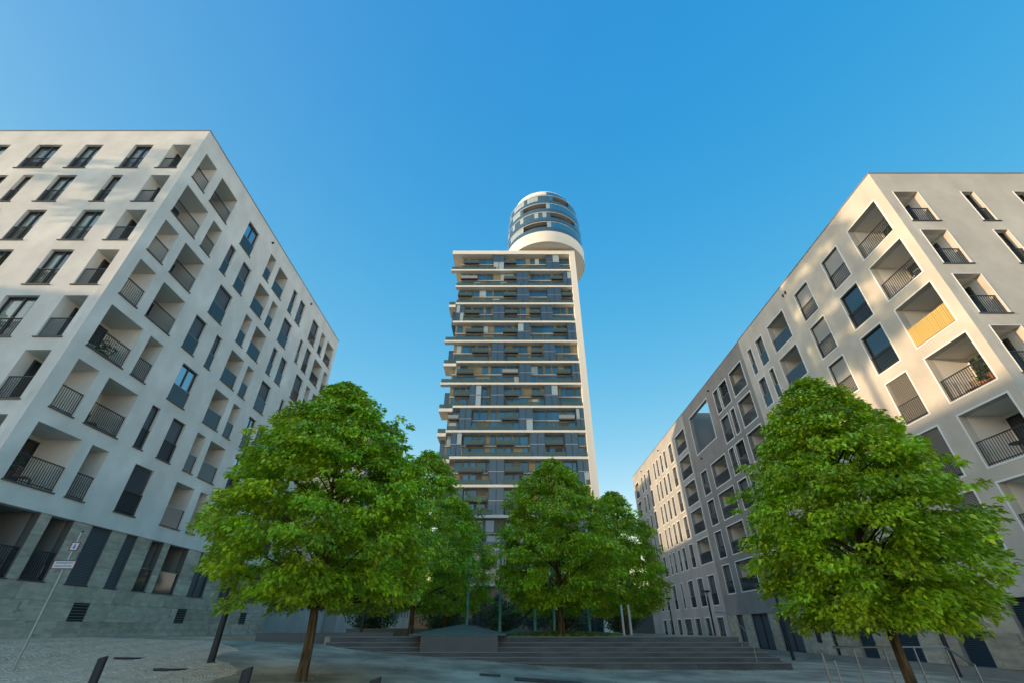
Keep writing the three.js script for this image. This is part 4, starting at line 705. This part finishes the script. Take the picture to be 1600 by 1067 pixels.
function cover(label, X, F, w, d, round, mat, name) { const gy = groundY(X, F), e = 0.3, nx = (groundY(X - e, F) - groundY(X + e, F)) / (2 * e), nf = (groundY(X, F - e) - groundY(X, F + e)) / (2 * e); const g = group(name, scene); g.position.set(X, gy + EY + 0.016, -F); g.rotation.set(nf * -1 * -1, 0, -nx); tag(g, label, 'manhole cover'); if (round) { mesh('rim', new THREE.TorusGeometry(w / 2, 0.03, 6, 40), M.steel, g).rotation.x = Math.PI / 2; const c = new THREE.CylinderGeometry(w / 2 - 0.02, w / 2 - 0.02, 0.03, 40); metreUV(c); mesh('lid', c, mat, g); } else { mesh('lid', gbox(-w / 2, w / 2, -0.015, 0.012, -d / 2, d / 2), mat, g); mesh('rim', merge([gbox(-w / 2 - 0.04, -w / 2, -0.015, 0.016, -d / 2 - 0.04, d / 2 + 0.04), gbox(w / 2, w / 2 + 0.04, -0.015, 0.016, -d / 2 - 0.04, d / 2 + 0.04), gbox(-w / 2, w / 2, -0.015, 0.016, d / 2, d / 2 + 0.04), gbox(-w / 2, w / 2, -0.015, 0.016, -d / 2 - 0.04, -d / 2)]), M.steel, g); } return g; }
cover('dark round manhole cover in the cobbles near the stone base', -12.45, 17.5, 0.8, 0.8, true, M.iron, 'manhole_cover');
cover('reddish rusted manhole cover in the cobbles', -9.55, 15.2, 0.8, 0.8, true, M.rust, 'manhole_cover');
cover('small square drain grate in the gravel', -0.8, 18.2, 0.6, 0.5, false, M.iron, 'drain_grate');
cover('wide dark metal floor cover in the gravel before the steps', 1.1, 17.6, 2.1, 0.8, false, M.iron, 'floor_cover');
{
  const g = group('slot_drain', scene); tag(g, 'narrow dark slot drain running across the cobbles', 'drain');
  for (let k = 0; k < 8; k++) { const X = -17 + k * 1.0, F = 13.2 - k * 0.12; const m = mesh('drain_section', gbox(-0.5, 0.49, -0.02, 0.014, -0.06, 0.06), M.iron, g); m.position.set(X, groundY(X, F) + EY + 0.02, -F); m.rotation.z = Math.atan((groundY(X + 0.5, F) - groundY(X - 0.5, F))); m.rotation.y = -0.12; }
}
// ramp railing before the beige house
{
  const g = group('ramp_railing', scene); tag(g, 'thin steel ramp railing behind the tree before the beige house', 'railing');
  const bar = (n, a, r = 0.024) => mesh(n, tube(a, r, r, 10), M.steelLight, g), F = 15, y = -0.43;
  bar('top_rail', [P(8.95, y, F), P(10.5, y, F), P(12.1, y, F)]); bar('end_rail', [P(12.1, y, F), P(12.1, -0.6, 14.7), P(12.1, -0.80, 14.3)]);
  for (const x of [9.5, 10.35, 11.2, 12.1]) bar('post', [P(x, groundY(x, F) - 0.05, F), P(x, y, F)]);
  bar('post', [P(12.1, groundY(12.1, 14.3) - 0.05, 14.3), P(12.1, -0.78, 14.3)]);
  bar('low_rail', [P(8.58, -0.5, F), P(8.4, -0.68, 14.2)]); bar('post', [P(8.58, groundY(8.58, F) - 0.05, F), P(8.58, -0.5, F)], 0.03); bar('post', [P(8.4, groundY(8.4, 14.2) - 0.05, 14.2), P(8.4, -0.68, 14.2)]);
}
// play poles and hammock on the terrace
const polePos = [[-3.05, 33.5, 4.6, 'mint green play pole rising behind the grey green pyramid'], [-0.85, 31, 5.2, 'mint green play pole at the low end of the black net'], [1.25, 31.5, 4.2, 'short mint green play pole at the red rope end of the net'], [2.35, 30.6, 7.0, 'tall mint green play pole vanishing into the tree on the mound'], [5.2, 36, 4.4, 'mint green play pole beyond the grassy mound by the white posts']];
polePos.forEach(([X, F, h, label]) => { const p = group('play_pole', scene); p.position.set(X, PLY + EY, -F); tag(p, label, 'pole', 'mint green play poles'); mesh('pole', tube([V(0, -0.1, 0), V(0, h / 2, 0), V(0, h, 0)], 0.085, 0.075, 14), M.mint, p); mesh('pole_cap', new THREE.SphereGeometry(0.08, 12, 8), M.mint, p).position.y = h; });
{
  const g = group('hammock', scene); tag(g, 'black hanging net with red rope ends slung between two mint poles', 'hammock');
  const pts = []; for (let i = 0; i <= 10; i++) { const u = i / 10; pts.push(P(-0.75 + 1.9 * u, PLY + 0.8 - 0.3 * Math.sin(Math.PI * Math.min(1, u * 1.15)) + 0.5 * u * u, 31 + 0.5 * u)); }
  const l = []; for (let k = -3; k <= 3; k++) l.push(tube(pts.map(p => V(p.x, p.y - 0.05 * Math.cos(k / 3) + Math.abs(k) * 0.025, p.z + k * 0.09)), 0.02, 0.02, 5)); mesh('net', merge(l), M.post, g);
  mesh('rope', tube([pts[8], pts[9], pts[10], P(1.25, PLY + 1.55, 31.5)], 0.045, 0.03, 8), M.red, g); mesh('rope', tube([pts[0], P(-0.85, PLY + 1.2, 31)], 0.03, 0.03, 8), M.red, g);
}
for (const dx of [0, 0.42]) { const p = mesh('white_post', tube([P(6.3 + dx, PLY - 0.1, 30.2), P(6.3 + dx, PLY + 1.5, 30.2)], 0.075, 0.07, 12), M.whitePost, scene); tag(p, 'white post standing in a pair beside a terrace tree', 'post', 'pair of white posts'); }

// ---------------------------------------------------------------- fallen leaves and grit
{
  const r = rng(66), n = 1500, im = new THREE.InstancedMesh(leafGeo, std(rgb(1, 1, 1), { side: THREE.DoubleSide, roughness: 0.9 }), n); im.name = 'leaf_litter'; shadow(im);
  const m = new THREE.Matrix4(), q = new THREE.Quaternion(), e = new THREE.Euler(), c = new THREE.Color();
  for (let i = 0; i < n; i++) { let X, F; if (i < 450) { X = -8 + 20 * r(); F = 22.95 - Math.pow(r(), 2) * 0.5; } else { X = -14 + 32 * r(); F = 9 + 13.5 * r(); } e.set((r() - 0.5) * 0.5, r() * 6.28, (r() - 0.5) * 0.5); q.setFromEuler(e); const z = 0.035 + 0.06 * r(); m.compose(V(X, groundY(X, F) + EY + 0.012, -F), q, V(z, z, z)); im.setMatrixAt(i, m); const k = 0.25 + 0.5 * r(); c.setRGB(k, k * (0.72 + 0.2 * r()), k * 0.42); im.setColorAt(i, c); }
  scene.add(im); tag(im, 'dry fallen leaves strewn over the plaza and along the steps', 'leaf litter', null, 'stuff');
}

// ---------------------------------------------------------------- things on the balconies
{
  const r = rng(55), XL = -19.33, XR = 20.09;
  const leaf = (n, R, h, seed) => { const q = rng(seed), l = []; for (let i = 0; i < n; i++) { const g = leafGeo.clone(); g.scale(0.16, 0.16, 0.2); g.rotateX(-0.9 + q() * 1.4); g.rotateY(q() * 6.28); const a = q() * 6.28, d = Math.sqrt(q()) * R; g.translate(Math.cos(a) * d, 0.25 + q() * h, Math.sin(a) * d); l.push(g); } return merge(l); };
  const plantLeaf = std(rgb(0.10, 0.20, 0.04), { side: THREE.DoubleSide });
  const plant = (label, x, y, F, k = 1) => { const g = group('potted_plant', scene); g.position.set(x, y + EY + 0.002, -F); g.scale.setScalar(k); tag(g, label, 'plant', 'plants on the balconies'); mesh('pot', new THREE.LatheGeometry([[0, 0], [0.12, 0], [0.17, 0.3], [0.19, 0.3], [0.19, 0.34], [0.15, 0.34], [0, 0.3]].map(p => new THREE.Vector2(...p)), 16), M.terracotta, g); mesh('foliage', leaf(60, 0.24, 0.6, Math.round(x * 7 + F * 3 + 900)), plantLeaf, g); };
  const chair = (label, x, y, F, turn, mat) => { const g = group('balcony_chair', scene); g.position.set(x, y + EY + 0.002, -F); g.rotation.y = turn; tag(g, label, 'chair', 'chairs on the balconies'); bx('seat', mat, g, -0.23, 0.23, 0.42, 0.46, -0.23, 0.23); for (let i = 0; i < 4; i++) bx('back_slat', mat, g, -0.22, 0.22, 0.52 + i * 0.1, 0.58 + i * 0.1, -0.25, -0.22); for (const [a, b] of [[-1, -1], [1, -1], [-1, 1], [1, 1]]) bx('leg', M.steel, g, a * 0.22 - 0.015, a * 0.22 + 0.015, 0, b < 0 ? 0.92 : 0.418, b * 0.215 - 0.015, b * 0.215 + 0.015); };
  const table = (label, x, y, F, mat) => { const g = group('balcony_table', scene); g.position.set(x, y + EY + 0.002, -F); tag(g, label, 'table'); mesh('table_top', new THREE.CylinderGeometry(0.32, 0.32, 0.03, 24), mat, g).position.y = 0.72; mesh('stem', new THREE.CylinderGeometry(0.025, 0.025, 0.7, 10), M.steel, g).position.y = 0.36; mesh('foot', new THREE.CylinderGeometry(0.2, 0.22, 0.02, 20), M.steel, g).position.y = 0.01; };
  const LY = i => 24.95 - H * i - OP, RY = i => 19.97 - H * i - OP;
  const wood = std(rgb(0.34, 0.2, 0.10), { roughness: 0.7 }), pale = M.cloth;
  plant('potted plant on a balcony of the tall white house, top storey', XL - 0.75, LY(0), 16 + 2.8, 1.1);
  plant('potted plant behind the bars of a low balcony of the tall white house', XL - 0.7, LY(5), 16 + 2.75, 1.2);
  chair('wooden chair on a low balcony of the tall white house', XL - 0.85, LY(5), 16 + 3.6, 2.2, wood); table('small round table on a low balcony of the tall white house', XL - 1.1, LY(5), 16 + 3.05, pale);
  chair('pale chair on the wide corner balcony of the tall white house', XL - 0.75, LY(4), 16 + 1.4, 2.6, pale); plant('potted plant on the wide corner balcony of the tall white house', XL - 0.7, LY(4), 16 + 2.2, 1.3);
  chair('wooden chair on the narrow corner balcony of the tall white house', XL - 0.8, LY(3), 16 + 1.1, 1.2, wood);
  plant('potted plant on the lowest corner balcony of the tall white house', XL - 0.75, LY(6), 16 + 1.2, 1.3); chair('wooden chair on the lowest corner balcony of the tall white house', XL - 0.9, LY(6), 16 + 2.1, 1.9, wood);
  chair('pale chair on the second corner balcony of the tall white house', XL - 0.8, LY(1), 16 + 1.9, 1.7, pale);
  plant('potted plant on the highest corner balcony of the beige house', XR + 0.75, RY(0), 15.6 + 1.2, 1.2);
  chair('pale chair on the corner balcony above the bamboo screen', XR + 0.8, RY(1), 15.6 + 2.0, -1.9, pale); table('small round table on the corner balcony above the bamboo screen', XR + 0.85, RY(1), 15.6 + 1.3, pale);
  plant('tall potted plant on the corner balcony below the bamboo screen', XR + 0.7, RY(3), 15.6 + 0.95, 1.6); plant('potted plant beside a chair on the corner balcony below the bamboo screen', XR + 0.7, RY(3), 15.6 + 1.5, 1.2); chair('wooden chair on the corner balcony below the bamboo screen', XR + 0.9, RY(3), 15.6 + 2.3, -1.6, wood);
  chair('pale chair on the shaded corner balcony of the beige house', XR + 0.8, RY(4), 15.6 + 1.3, -2.1, pale); table('small round table on the shaded corner balcony of the beige house', XR + 0.85, RY(4), 15.6 + 1.9, M.steel);
}

// ---------------------------------------------------------------- cobbles: small setts laid in fans
{
  const r = rng(88), g = new THREE.BoxGeometry(1, 1, 1, 1, 1, 1); { const p = g.attributes.position; for (let i = 0; i < p.count; i++) if (p.getY(i) > 0) { p.setX(i, p.getX(i) * 0.84); p.setZ(i, p.getZ(i) * 0.84); } g.computeVertexNormals(); }
  const list = []; const fan = 1.4, step = 0.16;
  for (let cx = -19; cx < -2; cx += fan) for (let row = 0; row < 110; row++) {
    for (let a = -4; a <= 4; a++) {
      const u = a / 4.5, x = cx + u * fan / 2, f = 8 + row * step + (1 - u * u) * 0.36, y0 = groundY(x, f);
      const edge = -5.2 - 0.55 * (f - 10) + 0.4 * Math.sin(f * 1.3); if (x > edge || x < -19.2 || f > 24 || f < 8.5) continue;
      list.push([x, y0, f, Math.atan2(-2 * u * 0.36, fan / 2)]);
    }
  }
  { const pos = [], idx = []; const nf = 40, nx = 40; for (let j = 0; j <= nf; j++) for (let i = 0; i <= nx; i++) { const f = 8.6 + 15.2 * j / nf, e = -5.3 - 0.55 * (f - 10) + 0.4 * Math.sin(f * 1.3), x = -19.2 + (Math.max(-19.1, e) + 19.2) * i / nx; pos.push(x, groundY(x, f) + EY + 0.004, -f); }
    for (let j = 0; j < nf; j++) for (let i = 0; i < nx; i++) { const a = j * (nx + 1) + i; idx.push(a, a + 1, a + nx + 1, a + nx + 1, a + 1, a + nx + 2); }
    const b = new THREE.BufferGeometry(); b.setAttribute('position', new THREE.Float32BufferAttribute(pos, 3)); b.setAttribute('uv', new THREE.Float32BufferAttribute(new Float32Array(pos.length / 3 * 2), 2)); b.setIndex(idx); b.computeVertexNormals();
    tag(mesh('paving_bed', b, M.joint, scene), 'dark mortar bed showing between the fan laid cobbles', 'paving', null, 'structure'); }
  const im = new THREE.InstancedMesh(g, M.cobble, list.length); im.name = 'cobble_paving'; shadow(im);
  const m = new THREE.Matrix4(), q = new THREE.Quaternion(), c = new THREE.Color(), up = V(0, 1, 0);
  list.forEach(([x, y, f, a], i) => { q.setFromAxisAngle(up, a + (r() - 0.5) * 0.12); m.compose(V(x, y + EY + (r() - 0.5) * 0.008 - 0.012, -f), q, V(0.143 + r() * 0.008, 0.07, 0.142 + r() * 0.008)); im.setMatrixAt(i, m); const k = 0.82 + 0.3 * r(); c.setRGB(k, k * (0.97 + 0.03 * r()), k * (0.92 + 0.07 * r())); im.setColorAt(i, c); });
  scene.add(im); tag(im, 'small grey cobbles laid in fans before the tall white house', 'cobbles', null, 'stuff');
}

renderer.render(scene, camera);
